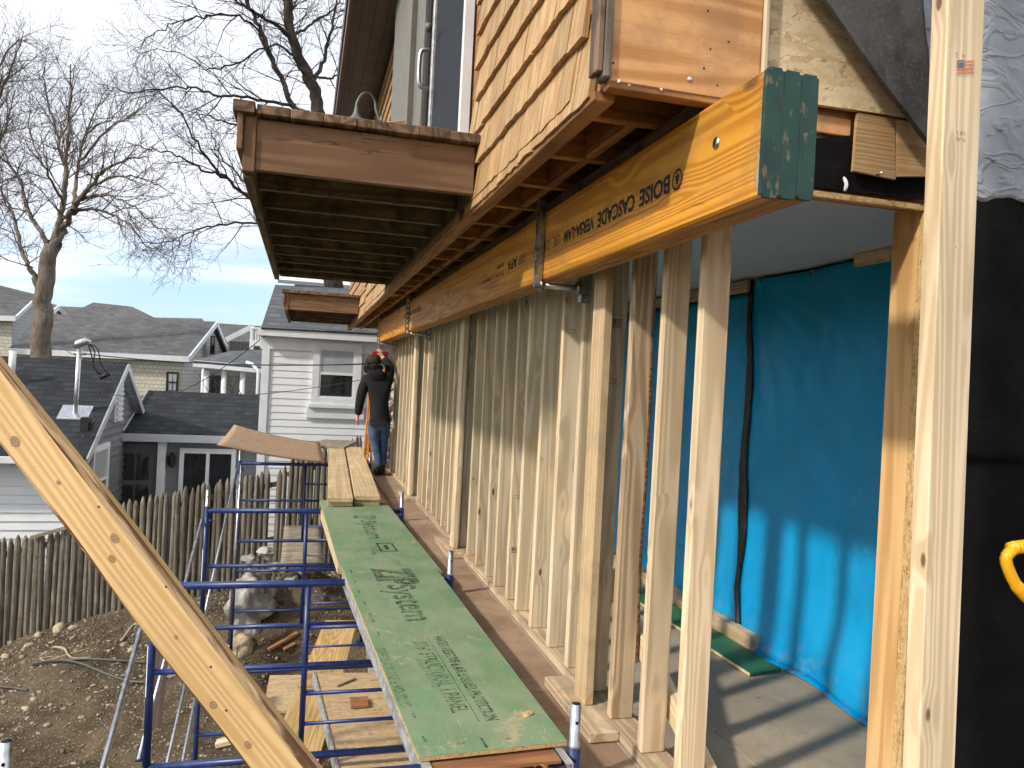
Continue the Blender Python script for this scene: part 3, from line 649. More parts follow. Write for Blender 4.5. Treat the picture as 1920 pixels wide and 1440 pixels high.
# --- pale dormer house glimpsed above the white roof
D = thing('pale_dormer_house', 'pale sided upper storey seen above the white house roof', 'house', (.5, 26, -3))
a, c = at(552, 540, Y=26), at(700, 520, Y=26)
bx('wall', a.x, a.x + 6, 26, 30, -4, c.z - .35, M_LIGHTGREY, D, bev=0)
slab('roof', [(a.x - .5, 25.3, c.z - .40), (a.x + 6, 25.3, c.z - .40), (a.x + 6, 28, c.z + 1.0), (a.x - .5, 28, c.z + 1.0)], .12, M_TRIM, D)
w_ = at(627, 545, Y=25.9); bx('window', w_.x, w_.x + .45, 25.93, 25.99, w_.z - .1, w_.z + .42, M_TRIM, D, bev=.01)

# --- grey sided house with dark roof: gable wing on the left and a lower link
B = thing('grey_house', 'dark roofed grey sided house with gable wing beyond the fence', 'house', (-4, 19, -3.2))
xg, y0, yr, y1, ze, zr = -4.05, 16.0, 19.0, 22.0, -.22, 1.50
bx('wing_wall', -9.5, xg - .03, y0 + .35, y1 - .1, -3.8, ze + .12, M_GREYSID, B, bev=0)
mesh('gable_wall', [(xg - .02, y0 + .1, ze), (xg - .02, y1 - .1, ze), (xg - .02, yr, zr - .08), (xg - .3, y0 + .1, ze), (xg - .3, y1 - .1, ze), (xg - .3, yr, zr - .08)], [(0, 1, 2), (3, 5, 4), (0, 3, 4, 1), (1, 4, 5, 2), (2, 5, 3, 0)], M_GREYSID, B)
def gclip(z):
    if z < ze: return (.38, y1 - y0)
    t = (z - ze) / (zr - ze); return (t * (yr - y0) + .1, (y1 - y0) - t * (y1 - yr) - .1)
siding(B, (xg, y0, 0), (0, 1, 0), 6, -3.4, zr - .1, .165, (1, 0, 0), M_GREYSID, gclip, proud=.06)
siding(B, (-9.5, y0 + .34, 0), (1, 0, 0), 5.3, -3.4, ze - .02, .165, (0, -1, 0), M_WHITE)
slab('roof', [(-9.8, y0 - .12, ze - .08), (xg + .22, y0 - .12, ze - .08), (xg + .22, yr, zr), (-9.8, yr, zr)], .07, M_ROOFD, B)
slab('roof', [(-9.8, yr, zr), (xg + .22, yr, zr), (xg + .22, y1 + .12, ze - .08), (-9.8, y1 + .12, ze - .08)], .07, M_ROOFD, B)
for ya, yb in ((y0 - .1, yr), (y1 + .1, yr)):
    board('rake_board', (xg + .235, ya, ze - .17), (xg + .235, yb, zr - .10), .15, .035, M_GREYTRIM, B, up=(1, 0, 0))
    slab('rake_soffit', [(xg - .02, ya, ze - .22), (xg + .2, ya, ze - .22), (xg + .2, yb, zr - .15), (xg - .02, yb, zr - .15)], .02, M_GREYTRIM, B, down=(0, 0, 1))
bx('gutter', -9.7, xg + .1, y0 - .2, y0 - .08, ze - .22, ze - .1, M_TRIM, B)
bx('corner_board', xg - .02, xg + .03, y0 + .30, y0 + .42, -3.4, ze - .2, M_GREYTRIM, B)
# louvred gable vent
lv = mesh('gable_vent', *box_geo(xg + .001, xg + .09, 18.66, 19.34, .16, 1.06), M_TRIM, B)
for k in range(7): zk = .22 + k * .115; mesh('slat', [(xg + .092, 18.74, zk), (xg + .092, 19.26, zk), (xg + .14, 19.26, zk - .03), (xg + .14, 18.74, zk - .03), (xg + .092, 18.74, zk + .05), (xg + .092, 19.26, zk + .05)], [(0, 1, 2, 3), (3, 2, 5, 4), (0, 3, 4), (1, 5, 2)], M_GREYTRIM, lv)
wq0, wq1 = at(167, 915, X=xg + .05), at(201, 828, X=xg + .05)
window(B, (xg + .05, wq0.y, wq1.z - 1.5), (0, 1, 0), (1, 0, 0), wq1.y - wq0.y, 1.5, M_TRIM, M_GLASS, M_BLIND, fw=.1)
vh = at(160, 797, X=xg + .08); mesh('vent_hood', *merge([box_geo(xg + .02, xg + .16, vh.y - .12, vh.y + .12, vh.z - .13, vh.z + .15), box_geo(xg + .16, xg + .22, vh.y - .08, vh.y + .08, vh.z - .1, vh.z + .06)]), M_BLACKWIRE, B)
# link
yl = 20.0
bx('link_wall', xg, .2, yl + .02, 24, -3.8, -.1, M_GREYSID, B, bev=0)
siding(B, (xg + .1, yl + .02, 0), (1, 0, 0), 3.6, -3.4, -.28, .145, (0, -1, 0), M_GREYSID)
slab('link_roof', [(-4.42, yl - .3, -.16), (-.3, yl - .3, -.12), (-.3, 22.5, .78), (-4.0, 22.5, .78)], .07, M_ROOFD, B)
slab('link_roof', [(-4.0, 22.5, .78), (-.3, 22.5, .78), (-.3, 24.4, .0), (-4.0, 24.4, .0)], .07, M_ROOFD, B)
board('flashing', (-4.0, yl - .28, -.1), (-3.97, 22.4, .82), .07, .02, M_GREYTRIM, B, up=(1, 0, 0))
bx('link_fascia', -4.35, -.3, yl - .36, yl - .31, -.34, -.16, M_GREYTRIM, B)
bx('link_soffit', -4.3, -.3, yl - .31, yl, -.33, -.30, M_GREYTRIM, B)
bx('porch_post', -4.42, -4.24, yl - .2, yl - .02, -3.4, -.34, M_TRIM, B)
bx('porch_post', -3.26, -3.08, yl - .16, yl - .001, -3.4, -.34, M_TRIM, B)
dr = bx('storm_door', -4.2, -3.28, yl - .08, yl - .03, -3.2, -.42, M_DOOR, B)
for zz in (-1.28, -2.02, -2.8):
    for xx in (-4.05, -3.72): bx('pane', xx, xx + .28, yl - .092, yl - .082, zz, zz + .62, M_GLASS, dr, bev=0)
bx('handle', -4.15, -4.12, yl - .13, yl - .08, -1.9, -1.72, M_GALV, dr)
sd = mesh('sliding_door', *merge([box_geo(-2.78, -1.5, yl - .09, yl - .01, -.62, -.50), box_geo(-2.78, -2.68, yl - .09, yl - .01, -3.0, -.62), box_geo(-1.6, -1.5, yl - .09, yl - .01, -3.0, -.62), box_geo(-2.18, -2.10, yl - .10, yl - .01, -3.0, -.62)]), M_TRIM, B)
bx('pane', -2.68, -2.18, yl - .04, yl - .02, -3.0, -.62, M_GLASS, sd, bev=0); bx('pane', -2.10, -1.6, yl - .05, yl - .03, -3.0, -.62, M_GLASS, sd, bev=0)
wl = thing('wall_lantern', 'black lantern on the grey wall between the two doors', 'lantern', (-2.95, yl - .1, -.8))
mesh('body', *tube_geo([(-2.95, yl - .14, -.95), (-2.95, yl - .14, -.90), (-2.95, yl - .14, -.70), (-2.95, yl - .14, -.64)], [.04, .075, .095, .02], 8), M_BLACKWIRE, wl)
mesh('bracket', *box_geo(-2.99, -2.91, yl - .12, yl - .01, -.78, -.62), M_BLACKWIRE, wl)
vp = thing('vent_pipe', 'short white plastic pipe standing on the dark roof at the left', 'pipe', at(23, 698, Y=17.9))
p = at(22, 700, Y=18.0); tube('pipe', [p + Vector((0, 0, -.15)), p + Vector((0, 0, .47))], .065, M_TRIM, vp)
# service mast with weather head
ms = thing('service_mast', 'galvanised service mast rising through the dark roof with drooping black leads', 'mast', at(140, 780, Y=17.0))
p = at(141, 772, Y=17.15); tp = p + Vector((.02, 0, 1.30))
tube('mast_pipe', [p + Vector((0, 0, -.4)), tp], .045, M_GALV, ms)
mesh('flashing_plate', [(p.x - .28, p.y - .2, p.z - .13), (p.x + .28, p.y - .2, p.z - .13), (p.x + .28, p.y + .22, p.z + .12), (p.x - .28, p.y + .22, p.z + .12), (p.x - .28, p.y - .2, p.z - .16), (p.x + .28, p.y - .2, p.z - .16)], [(0, 1, 2, 3), (4, 5, 1, 0)], M_GALV, ms)
tube('weather_head', [tp + Vector((-.06, 0, -.02)), tp + Vector((-.02, 0, .06)), tp + Vector((.1, 0, .12)), tp + Vector((.2, 0, .11))], [.06, .085, .08, .04], M_GALV, ms)
tube('clamp', [tp + Vector((-.09, 0, -.13)), tp + Vector((.13, 0, -.13))], .028, M_GALV, ms, n=8)
for k, pts in enumerate([[(.18, 0, .08), (.33, 0, -.02), (.40, 0, -.3), (.52, 0, -.50)], [(.17, 0, .08), (.28, 0, -.08), (.27, 0, -.38), (.42, 0, -.58)], [(.16, 0, .05), (.24, 0, -.2), (.3, 0, -.42), (.46, 0, -.55)]]):
    tube('lead', bez([tp + Vector(q) for q in pts], 6), .014, M_BLACKWIRE, ms, n=6)
tube('splice', [tp + Vector((.40, 0, -.6)), tp + Vector((.58, 0, -.50))], .045, M_BLACKWIRE, ms, n=6)
def wire(p0, p1, sag, r, lab):
    p0, p1 = Vector(p0), Vector(p1); pts = [p0.lerp(p1, t / 14) + Vector((0, 0, -sag * 4 * (t / 14) * (1 - t / 14))) for t in range(15)]
    tag(tube('overhead_wire', pts, r, M_BLACKWIRE, n=6), lab, 'wire')
wire(tp + Vector((.12, 0, -.13)), at(700, 682, Y=12.6), .10, .011, 'thick twisted service wire from the mast towards the worker')
wire(at(205, 740, Y=17.4), at(700, 708, Y=13), .18, .006, 'thin lower wire crossing the white house window')
wire(at(330, 738, Y=22), at(501, 626, Y=16.8), .12, .010, 'cable rising to the eave corner of the white house')
wire(at(150, 668, Y=17.1), at(95, 610, Y=33), .25, .009, 'cable sagging from the mast to the bare tree')

# --- far houses
def gable_house(name, lab, r0, r1, e0, e1, e2, wallm, gablem, roofm, zbase=-6, trim=M_TRIM):
    """r0,r1 ridge ends, e0,e1 near eave ends, e2 far eave under r1"""
    h = thing(name, lab, 'house', (e1.x, e1.y, zbase)); r0, r1, e0, e1, e2 = map(Vector, (r0, r1, e0, e1, e2))
    e3 = e0 + (e2 - e1); th = .18
    slab('roof', [e0, e1, r1, r0], th, roofm, h); slab('roof', [r0, r1, e2, e3], th, roofm, h)
    ins = (e0 - e1).normalized() * .25; up = Vector((0, 0, -.25))
    b0, b1, b2 = e0 + up, e1 + ins + up, e2 + ins + up; rr = r1 + ins + up
    f = lambda p: Vector((p.x, p.y, zbase))
    dn = Vector((0, .35, 0))
    mesh('wall', [f(b0) + dn, f(b1) + dn, b1 + dn, b0 + dn, f(b0) + dn * 2, f(b1) + dn * 2, b1 + dn * 2, b0 + dn * 2], [(0, 1, 2, 3), (7, 6, 5, 4), (0, 4, 5, 1), (2, 6, 7, 3), (0, 3, 7, 4), (1, 5, 6, 2)], wallm, h)
    t = (e0 - e1).normalized() * .3
    g = [f(b1) + dn, f(b2) - dn, b2 - dn, rr, b1 + dn]; mesh('gable_wall', g + [q + t for q in g], [(0, 1, 2, 3, 4), (9, 8, 7, 6, 5), (0, 5, 6, 1), (1, 6, 7, 2)], gablem, h)
    for a_, b_ in ((e1, r1), (e2, r1)): board('rake_board', a_ + Vector((0, 0, -.12)), b_ + Vector((0, 0, -.12)), .26, .08, trim, h, up=(r0 - r1))
    board('fascia', e0 + Vector((0, 0, -.14)), e1 + Vector((0, 0, -.14)), .06, .26, trim, h)
    return h
C_ = gable_house('cream_house', 'long cream shingled house with brown grey roof, behind the dark roofs', at(78, 588, Y=43), at(407, 603, Y=43), at(18, 652, Y=38.6), at(355, 668, Y=38.6), at(433, 668, Y=45.5), M_BEIGE, M_BEIGEY, M_ROOFF)
w_ = at(311, 735, Y=38.9); window(C_, (w_.x, 38.9, w_.z), (1, 0, 0), (0, -1, 0), .52, .95, M_BLACKWIRE, M_BLIND, M_BLIND, fw=.05, mull=1, sill=False)
g1, g2 = at(395, 632, Y=41.8), at(402, 664, Y=41.8); gd = (at(433, 668, Y=45.5) - at(355, 668, Y=38.6)); gd.z = 0
w_ = window(C_, (at(389, 664, Y=41.6) + Vector((.12, -.12, 0))), gd, Vector((gd.y, -gd.x, 0)), .62, .95, M_BLACKWIRE, M_GLASS, M_RED if False else W_RED, fw=.06, sill=False)
F_ = gable_house('left_far_house', 'pale gabled house with grey roof at the far left', at(-60, 520, Y=47), at(72, 553, Y=47), at(-60, 590, Y=44), at(30, 592, Y=44), at(112, 600, Y=50), M_BEIGE, M_LIGHTGREY, M_ROOFF)
F2_ = gable_house('small_gable_house', 'small far gable with grey roof just right of the big tree trunk', at(40, 552, Y=56), at(110, 573, Y=52), at(40, 580, Y=52), at(92, 586, Y=50), at(124, 588, Y=54), M_LIGHTGREY, M_LIGHTGREY, M_ROOFF)
# hipped roof beyond
hp = thing('hipped_roof_house', 'far house with broad hipped dark grey roof above the cream house', 'house', at(190, 640, Y=60) + Vector((0, 0, -6)))
a0, a1 = at(175, 567, Y=64), at(248, 575, Y=64); b0, b1 = at(100, 602, Y=60), at(290, 602, Y=60); bk0, bk1 = b0 + Vector((0, 9, 0)), b1 + Vector((0, 9, 0))
mesh('roof', [b0, b1, bk1, bk0, a0, a1], [(0, 1, 5, 4), (1, 2, 5), (2, 3, 4, 5), (3, 0, 4), (0, 3, 2, 1)], M_ROOFF, hp)
bx('wall', b0.x + .4, b1.x - .4, 60.4, 68.6, -6, b0.z - .002, M_LIGHTGREY, hp, bev=0)
hp2 = thing('flat_ridge_house', 'far low grey roof between the hipped roof and the cream gable', 'house', at(330, 650, Y=66) + Vector((0, 0, -6)))
a0, a1 = at(105, 576, Y=70), at(378, 597, Y=70); a0 = at(285, 595, Y=70); b0, b1 = at(270, 612, Y=66), at(392, 612, Y=66)
slab('roof', [b0, b1, a1, a0], .15, M_ROOFF, hp2); bx('wall', b0.x, b1.x, 66.4, 70, -6, b0.z - .2, M_LIGHTGREY, hp2, bev=0)
hp3 = thing('low_ridge_house', 'far low grey roof left of the hipped roof', 'house', at(140, 650, Y=75) + Vector((0, 0, -6)))
a0, a1 = at(105, 574, Y=78), at(200, 578, Y=78); b0, b1 = at(95, 604, Y=74), at(210, 606, Y=74)
slab('roof', [b0, b1, a1, a0], .15, M_ROOFF, hp3); bx('wall', b0.x, b1.x, 74.4, 78, -6, b0.z - .2, M_LIGHTGREY, hp3, bev=0)
# grey roof and porch with columns right of the cream house
P_ = thing('porch_house', 'dark grey shingled house with columned porch and white balcony rail', 'house', at(440, 740, Y=33) + Vector((0, 0, -3)))
a0, a1, b0, b1 = at(408, 606, Y=52), at(500, 612, Y=52), at(420, 668, Y=47), at(520, 672, Y=47)
slab('roof', [b0, b1, a1, a0], .15, M_ROOFF, P_)
a0, a1, b0 = at(465, 617, Y=44), at(520, 600, Y=44), at(424, 637, Y=41)
board('rake_board', b0, at(470, 614, Y=41), .25, .1, M_TRIM, P_, up=(0, -1, 0))
bx('wall', at(427, 700, Y=41.4).x, at(600, 700, Y=41.4).x, 41.4, 47, -6, at(440, 640, Y=41.4).z, M_DARKSH, P_, bev=0)
slab('porch_roof', [at(362, 676, Y=31), at(498, 688, Y=31), at(520, 655, Y=34.5), at(432, 658, Y=34.5)], .1, M_ROOFG, P_)
board('porch_beam', at(362, 681, Y=31.1), at(500, 694, Y=31.1), .16, .26, M_TRIM, P_, up=(0, 0, 1))
bx('porch_wall', at(380, 700, Y=36).x, at(560, 700, Y=36).x, 36, 37, -6, at(430, 676, Y=36).z, M_DARKSH, P_, bev=0)
for px in (388, 421, 456):
    p = at(px, 690, Y=31.3); tube('column', [(p.x, 31.3, -5), (p.x, 31.3, p.z - .1)], .1, M_TRIM, P_); 
p = at(381, 690, Y=31.1); tube('downspout', [(p.x, 31.1, -5), (p.x, 31.1, p.z + .05)], .05, M_TRIM, P_, n=8)
p = at(484, 700, Y=30.6); tube('downspout', [(p.x, 30.6, -5), (p.x, 30.6, p.z + .1), (p.x - .25, 30.7, p.z + .35), (p.x - .45, 30.9, p.z + .4)], .06, M_TRIM, P_, n=8)
w_ = at(393, 735, Y=35.95); window(P_, (w_.x, 35.95, w_.z - .2), (1, 0, 0), (0, -1, 0), .45, .95, M_BLACKWIRE, M_GLASS, fw=.05, sill=False)
br_ = mesh('balcony_rail', *merge([box_geo(at(468, 640, Y=30).x, at(468, 640, Y=30).x + .14, 30, 30.12, at(468, 655, Y=30).z, at(468, 611, Y=30).z)]), M_TRIM, P_)
p = at(472, 615, Y=30); board('rail', p, p + Vector((.9, 0, 0)), .08, .06, M_TRIM, br_)
p = at(472, 643, Y=30); board('rail', p, p + Vector((.9, 0, 0)), .08, .2, M_TRIM, br_)
for k in range(7): q = at(474, 628, Y=30); bx('baluster', q.x + k * .085, q.x + k * .085 + .045, 30.0, 30.04, q.z - .28, q.z + .25, M_TRIM, br_, bev=0)

# ================================================================== TREES
class Tree:
    def __init__(s, seed, up): s.r = random.Random(seed); s.T = ([], []); s.C = ([], []); s.up = up
    def put(s, acc, pts, rads, n):
        v, f = tube_geo(pts, rads, n, cap=False); o = len(acc[0]); acc[0].extend(v); acc[1].extend([tuple(i + o for i in q) for q in f])
    def limb(s, pts, r0, r1, depth=3, spread=1.0, dens=1.0, start=.25):
        q = bez(pts, 6); n = len(q); q = [p + Vector((s.r.gauss(0, .03), s.r.gauss(0, .05), s.r.gauss(0, .03))) for p in q]
        rr = [lerp(r0, r1, (i / (n - 1)) ** .8) * (1 if r0 > .25 else .78) for i in range(n)]
        s.put(s.T, q, rr, 8); s.kids(q, rr, depth, spread, dens, start)
    def kids(s, q, rr, depth, spread, dens, start=.1):
        L = sum((b - a).length for a, b in zip(q, q[1:])); n = max(2, int(L * (2.3, 3.2, 4.2, 3.0)[3 - min(3, depth)] * dens * s.gap)) if depth > 0 else 0
        az = s.r.uniform(0, 6.28)
        for k in range(n):
            t = start + (1 - start) * (k + s.r.random()) / n; f = t * (len(q) - 1); i = min(int(f), len(q) - 2)
            p = q[i].lerp(q[i + 1], f - i); d = (q[i + 1] - q[i]).normalized(); az += 2.4 + s.r.gauss(0, .4)
            a = d.orthogonal().normalized(); b = d.cross(a); side = a * math.cos(az) + b * math.sin(az)
            ang = s.r.uniform(.45, .95) * spread
            dd = (d * math.cos(ang) + side * math.sin(ang)).normalized()
            l = {3: 1.25, 2: .62, 1: .36}[depth] * s.sz * s.r.uniform(.65, 1.35) * (1.15 - .55 * t)
            r = min(rr[i] * .6, {3: .022, 2: .0105, 1: .0062}[depth] * s.th)
            s.branch(p, dd, l, r, depth - 1)
    def branch(s, p, d, l, r, depth):
        m = 5 if depth >= 1 else 4; q = [p]; rr = [r]
        for k in range(m):
            d = (d + Vector((s.r.gauss(0, .13), s.r.gauss(0, .13), s.r.gauss(0, .13) + s.up * (.5 + .5 * (d.z < .3))))).normalized(); q.append(q[-1] + d * (l / m)); rr.append(max(r * (1 - .75 * (k + 1) / m), .0042 * s.th))
        s.put(s.C, q, rr, 4 if depth >= 1 else 3)
        if depth > 0: s.kids(q, rr, depth, 1.0, 1.0, .15)
    def build(s, name, lab, base, mt, mc):
        t = thing(name, lab, 'tree', base); mesh('trunk', s.T[0], s.T[1], mt, t, smooth=True); mesh('crown', s.C[0], s.C[1], mc, t, smooth=True)
YT = 34.0
def pp(Y, *a): return [at(x, y, Y=Y + (a_[2] if len(a_) > 2 else 0)) for a_ in a for x, y in [a_[:2]]]
t1 = Tree(5, .06); t1.gap, t1.sz, t1.th = 1.15, 1.6, 1.35
t1.limb(pp(YT, (72, 760), (76, 660), (80, 580), (88, 500), (100, 455)), .44, .27, 0)
t1.limb(pp(YT, (97, 470), (108, 430), (118, 380), (125, 290), (130, 215), (134, 120)), .24, .03, 3)
t1.limb(pp(YT, (98, 468), (122, 425), (140, 385, -1), (185, 332, -2), (220, 306, -3), (280, 292, -4)), .22, .025, 3)
t1.limb(pp(YT, (138, 392, -1), (145, 330), (160, 250, 1), (200, 165, 2)), .13, .02, 3)
t1.limb(pp(YT, (118, 400), (122, 330, 1.5), (105, 250, 2), (85, 170, 3), (80, 120, 3)), .12, .02, 3)
t1.limb(pp(YT, (90, 492), (80, 440), (55, 400, 1), (38, 340, 2), (10, 290, 2), (-20, 230, 3)), .16, .02, 3)
t1.limb(pp(YT, (76, 556), (60, 510), (45, 480), (25, 405, 1), (-5, 345, 2), (-40, 290, 2)), .17, .025, 3)
t1.limb(pp(YT, (120, 410), (165, 392, -1), (210, 402, -2), (245, 425, -3), (275, 460, -3), (310, 470, -3)), .085, .015, 3)
t1.limb(pp(YT, (145, 375, -1), (190, 366, -2), (235, 378, -3), (290, 420, -3), (325, 440, -3)), .08, .015, 3)
t1.limb(pp(YT, (168, 348, -1), (225, 330, -2), (280, 340, -2), (330, 365, -3)), .07, .015, 3)
t1.limb(pp(YT, (150, 300), (195, 250, -1), (250, 215, -1), (290, 180, -1)), .07, .015, 3)
t1.limb(pp(YT, (118, 380), (90, 330, -2), (60, 260, -2), (55, 180, -2)), .08, .015, 3)
t1.limb(pp(YT, (160, 250, 1), (215, 215, 2), (250, 170, 2)), .05, .012, 3)
t1.build('bare_tree', 'tall bare grey tree with forked trunk beyond the dark roofs', at(72, 760, Y=YT), M_BARK, M_TWIG)
t3 = Tree(11, .07); t3.gap, t3.sz, t3.th = 1.1, 1.7, 1.4
YL = 38
t3.limb(pp(YL, (-60, 700), (-55, 520), (-40, 380), (-15, 260), (0, 150)), .4, .05, 3)
t3.limb(pp(YL, (-50, 450), (-20, 330), (10, 240), (30, 170)), .14, .02, 3)
t3.limb(pp(YL, (-45, 300), (-10, 200), (20, 130), (45, 60)), .14, .02, 3, dens=.8)
t3.limb(pp(YL, (-40, 240), (0, 120), (35, 75), (60, 85)), .08, .015, 2)
t3.build('bare_tree', 'bare tree cut off by the left edge of the photo', at(-60, 700, Y=YL), M_BARK, M_TWIG)
YD = 24.0
t2 = Tree(23, .015); t2.gap, t2.sz, t2.th = 1.2, 1.15, 1.0
t2.limb(pp(YD, (640, 780), (628, 600), (618, 420), (608, 290), (598, 215), (580, 147), (547, 67), (540, 0), (530, -90)), .34, .10, 3, start=.6)
t2.limb(pp(YD, (604, 300), (557, 213, -1), (520, 133, -1), (493, 67, -1), (470, 15, -1), (440, -30, -1)), .13, .05, 3)
t2.limb(pp(YD, (600, 240), (577, 213, -1), (533, 197, -1.5), (467, 183, -2), (400, 177, -2.5), (333, 163, -3), (250, 173, -3), (190, 157, -3)), .085, .012, 3)
t2.limb(pp(YD, (547, 67), (483, 27, -1), (443, 0, -1), (400, -30, -1)), .08, .03, 3)
t2.limb(pp(YD, (615, 430), (540, 400, -1), (477, 377, -1), (423, 333, -1.5), (377, 283, -2), (333, 207, -2.5), (300, 173, -3)), .10, .015, 3)
t2.limb(pp(YD, (613, 400), (530, 385, 0), (470, 350, .5), (420, 300, 1), (395, 250, 1), (370, 210, 1)), .07, .012, 3)
t2.limb(pp(YD, (618, 440), (550, 415, -1), (485, 418, -1.5), (400, 423, -2), (347, 443, -2.5), (300, 457, -3), (253, 455, -3)), .06, .01, 3)
t2.limb(pp(YD, (610, 320), (520, 265, -1), (443, 237, -2), (393, 217, -2), (353, 210, -2)), .06, .012, 3)
t2.limb(pp(YD, (423, 333, -1.5), (370, 315, -2), (330, 290, -2.5), (270, 275, -3), (230, 270, -3)), .05, .01, 3)
t2.limb(pp(YD, (580, 147), (520, 85, -1), (445, 118, -1.5), (385, 130, -2), (340, 100, -2), (250, 95, -2)), .05, .01, 3)
t2.limb(pp(YD, (520, 133, -1), (470, 45, -1.5), (400, 28, -2), (340, 40, -2), (295, 60, -2), (245, 98, -2)), .055, .01, 3)
t2.limb(pp(YD, (590, 150), (610, 100, .5), (625, 40, 1), (640, -30, 1)), .09, .03, 3)
t2.limb(pp(YD, (578, 140), (620, 145, 1), (660, 120, 1), (700, 90, 1)), .06, .02, 3)
t2.limb(pp(YD, (547, 67), (590, 40, 1), (630, 10, 1), (660, -30, 1)), .06, .02, 3)
t2.limb(pp(YD, (560, 90), (545, 30, 1.5), (570, -20, 2)), .07, .03, 3)
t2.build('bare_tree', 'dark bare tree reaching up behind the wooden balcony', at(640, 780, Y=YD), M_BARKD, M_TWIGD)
t4 = Tree(31, .05); t4.gap, t4.sz, t4.th = 1.0, .6, .6
for k in range(7): a_ = t4.r.uniform(-20, 30); t4.limb(pp(30, (400 + k * 8, 790), (398 + k * 9 + a_ * .3, 740), (392 + k * 10 + a_, 700)), .03, .008, 2, start=.0)
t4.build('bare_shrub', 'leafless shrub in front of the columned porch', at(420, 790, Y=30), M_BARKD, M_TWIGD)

# ================================================================== THE HOUSE UNDER REPAIR
H = thing('house_under_repair', 'shingled house with opened lower wall, propped by new studs and beam', 'house', (1.2, 2, -3))
YE = 2.05                                    # plane of the end wall
bx('foundation', 1.12, 1.34, 2.0, 12.2, -4, -.26, M_CONC, H, bev=0)
sw = thing('stone_wall', 'whitewashed rubble wall behind the worker at the far end', 'wall', (1.4, 12.5, -3))
bx('core', 1.16, 3.0, 12.55, 12.8, -3.5, 2.3, M_STONEWALL, sw, bev=0)
rr = random.Random(2)
for z in range(12):
    xx = 1.12
    while xx < 1.6:
        w = rr.uniform(.12, .24); rock('wall_stone', Vector((xx + w / 2, 12.53, -.25 + z * .16)), (w * .55, .07, .09), M_STONEWALL, rr.random() * 9, sw, sub=1, rough=.3); xx += w
floor = mesh('floor', *box_geo(1.10, 4.0, 2.0, 12.5, -.26, -.022), W_OLD); tag(floor, 'plywood subfloor of the opened room and its outer edge', kind='structure')
sheets = [(1.08, 1.345, .8, 3.55, M_FLOOR2), (1.08, 1.345, 3.555, 6.4, M_FLOOR2), (1.08, 1.345, 6.405, 9.3, M_FLOOR2), (1.08, 1.345, 9.305, 12.5, M_FLOOR2),
          (1.349, 1.835, .8, 3.3, M_FLOOR), (1.349, 1.835, 3.304, 6.2, M_FLOOR), (1.349, 1.835, 6.204, 12.4, M_FLOOR),
          (1.839, 3.2, .8, 3.95, M_FLOOR), (1.839, 3.2, 3.954, 6.8, M_FLOOR), (1.839, 3.2, 6.804, 12.4, M_FLOOR)]
for a in sheets: bx('plywood_sheet', a[0], a[1], a[2], a[3], -.02, random.uniform(-.0015, .0015), a[4], floor, bev=.002)
bx('rim_board', 1.055, 1.098, .8, 12.5, -.30, -.03, W_RED, floor)
bx('edge_strip', 1.0, 1.053, 3.2, 12.2, -.10, -.045, W_PLATE, floor)
bx('floor_band', 1.10, 4, .8, 2.0, -.26, -.022, W_OLD, floor, bev=0)

# --- ceiling and room walls
bx('ceiling', 1.27, 2.9, 2.215, 12.5, 2.225, 2.26, M_CEIL, H, grain='X', bev=0)
bx('light_stop_wall', 2.86, 2.95, 2.2, 12.5, 0.002, 2.224, W_GREY, H, bev=0)  # unseen wall behind the tarp, added to stop light
bx('far_wall', 1.5, 2.86, 12.3, 12.4, .002, 2.224, W_GREY, H, bev=0)
bx('ceiling_edge_trim', 1.275, 1.33, 2.3, 12, 2.165, 2.223, W_PT, H)

# --- overhanging upper floor: end panel, joists, rim, shingle wall
bx('end_panel', .80, 1.282, YE, YE + .03, 2.37, 3.5, W_PANEL, H, grain='X')
bx('panel_edge', .80, 1.30, YE + .004, YE + .05, 2.352, 2.372, W_OLD, H)
bx('corner_trim', .757, .776, YE - .006, YE + .06, 2.39, 3.5, W_DECKTOP, H)
bx('corner_trim', .777, .80, YE - .012, YE + .05, 2.375, 3.5, W_FENCE, H)
bx('panel_batten', 1.284, 1.30, YE - .012, YE + .02, 2.42, 3.5, W_STUD, H)
bx('rim_board', .802, .846, YE + .035, 15.3, 2.365, 2.62, W_OLD, H)
bx('rim_edge', .782, .846, YE + .07, 15.3, 2.335, 2.363, W_OLD, H)
bx('upper_subfloor', .85, 4.2, YE + .04, 15.3, 2.63, 2.66, W_OLD, H, grain='X')
y = YE + .36; k = 0
while y < 15.2:
    bx('floor_joist', .85, 1.75, y, y + .045, 2.395, 2.625, W_OLD, H)
    bx('joist_block', 1.035, 1.075, y + .047, y + .47 - .002, 2.40, 2.62, W_OLD, H)
    y += .472; k += 1
bx('beam_gap_shade', 1.125, 1.25, YE + .07, 12.3, 2.336, 2.39, W_PT, H, bev=0)  # dark strip added to stand for the shaded gap above the beam
bx('insulation', .87, 1.03, 8.9, 9.33, 2.42, 2.6, plain('yellow_insulation', (.52, .40, .14), .95, var=.4, sc=20, bmp=.02), H, bev=.02)

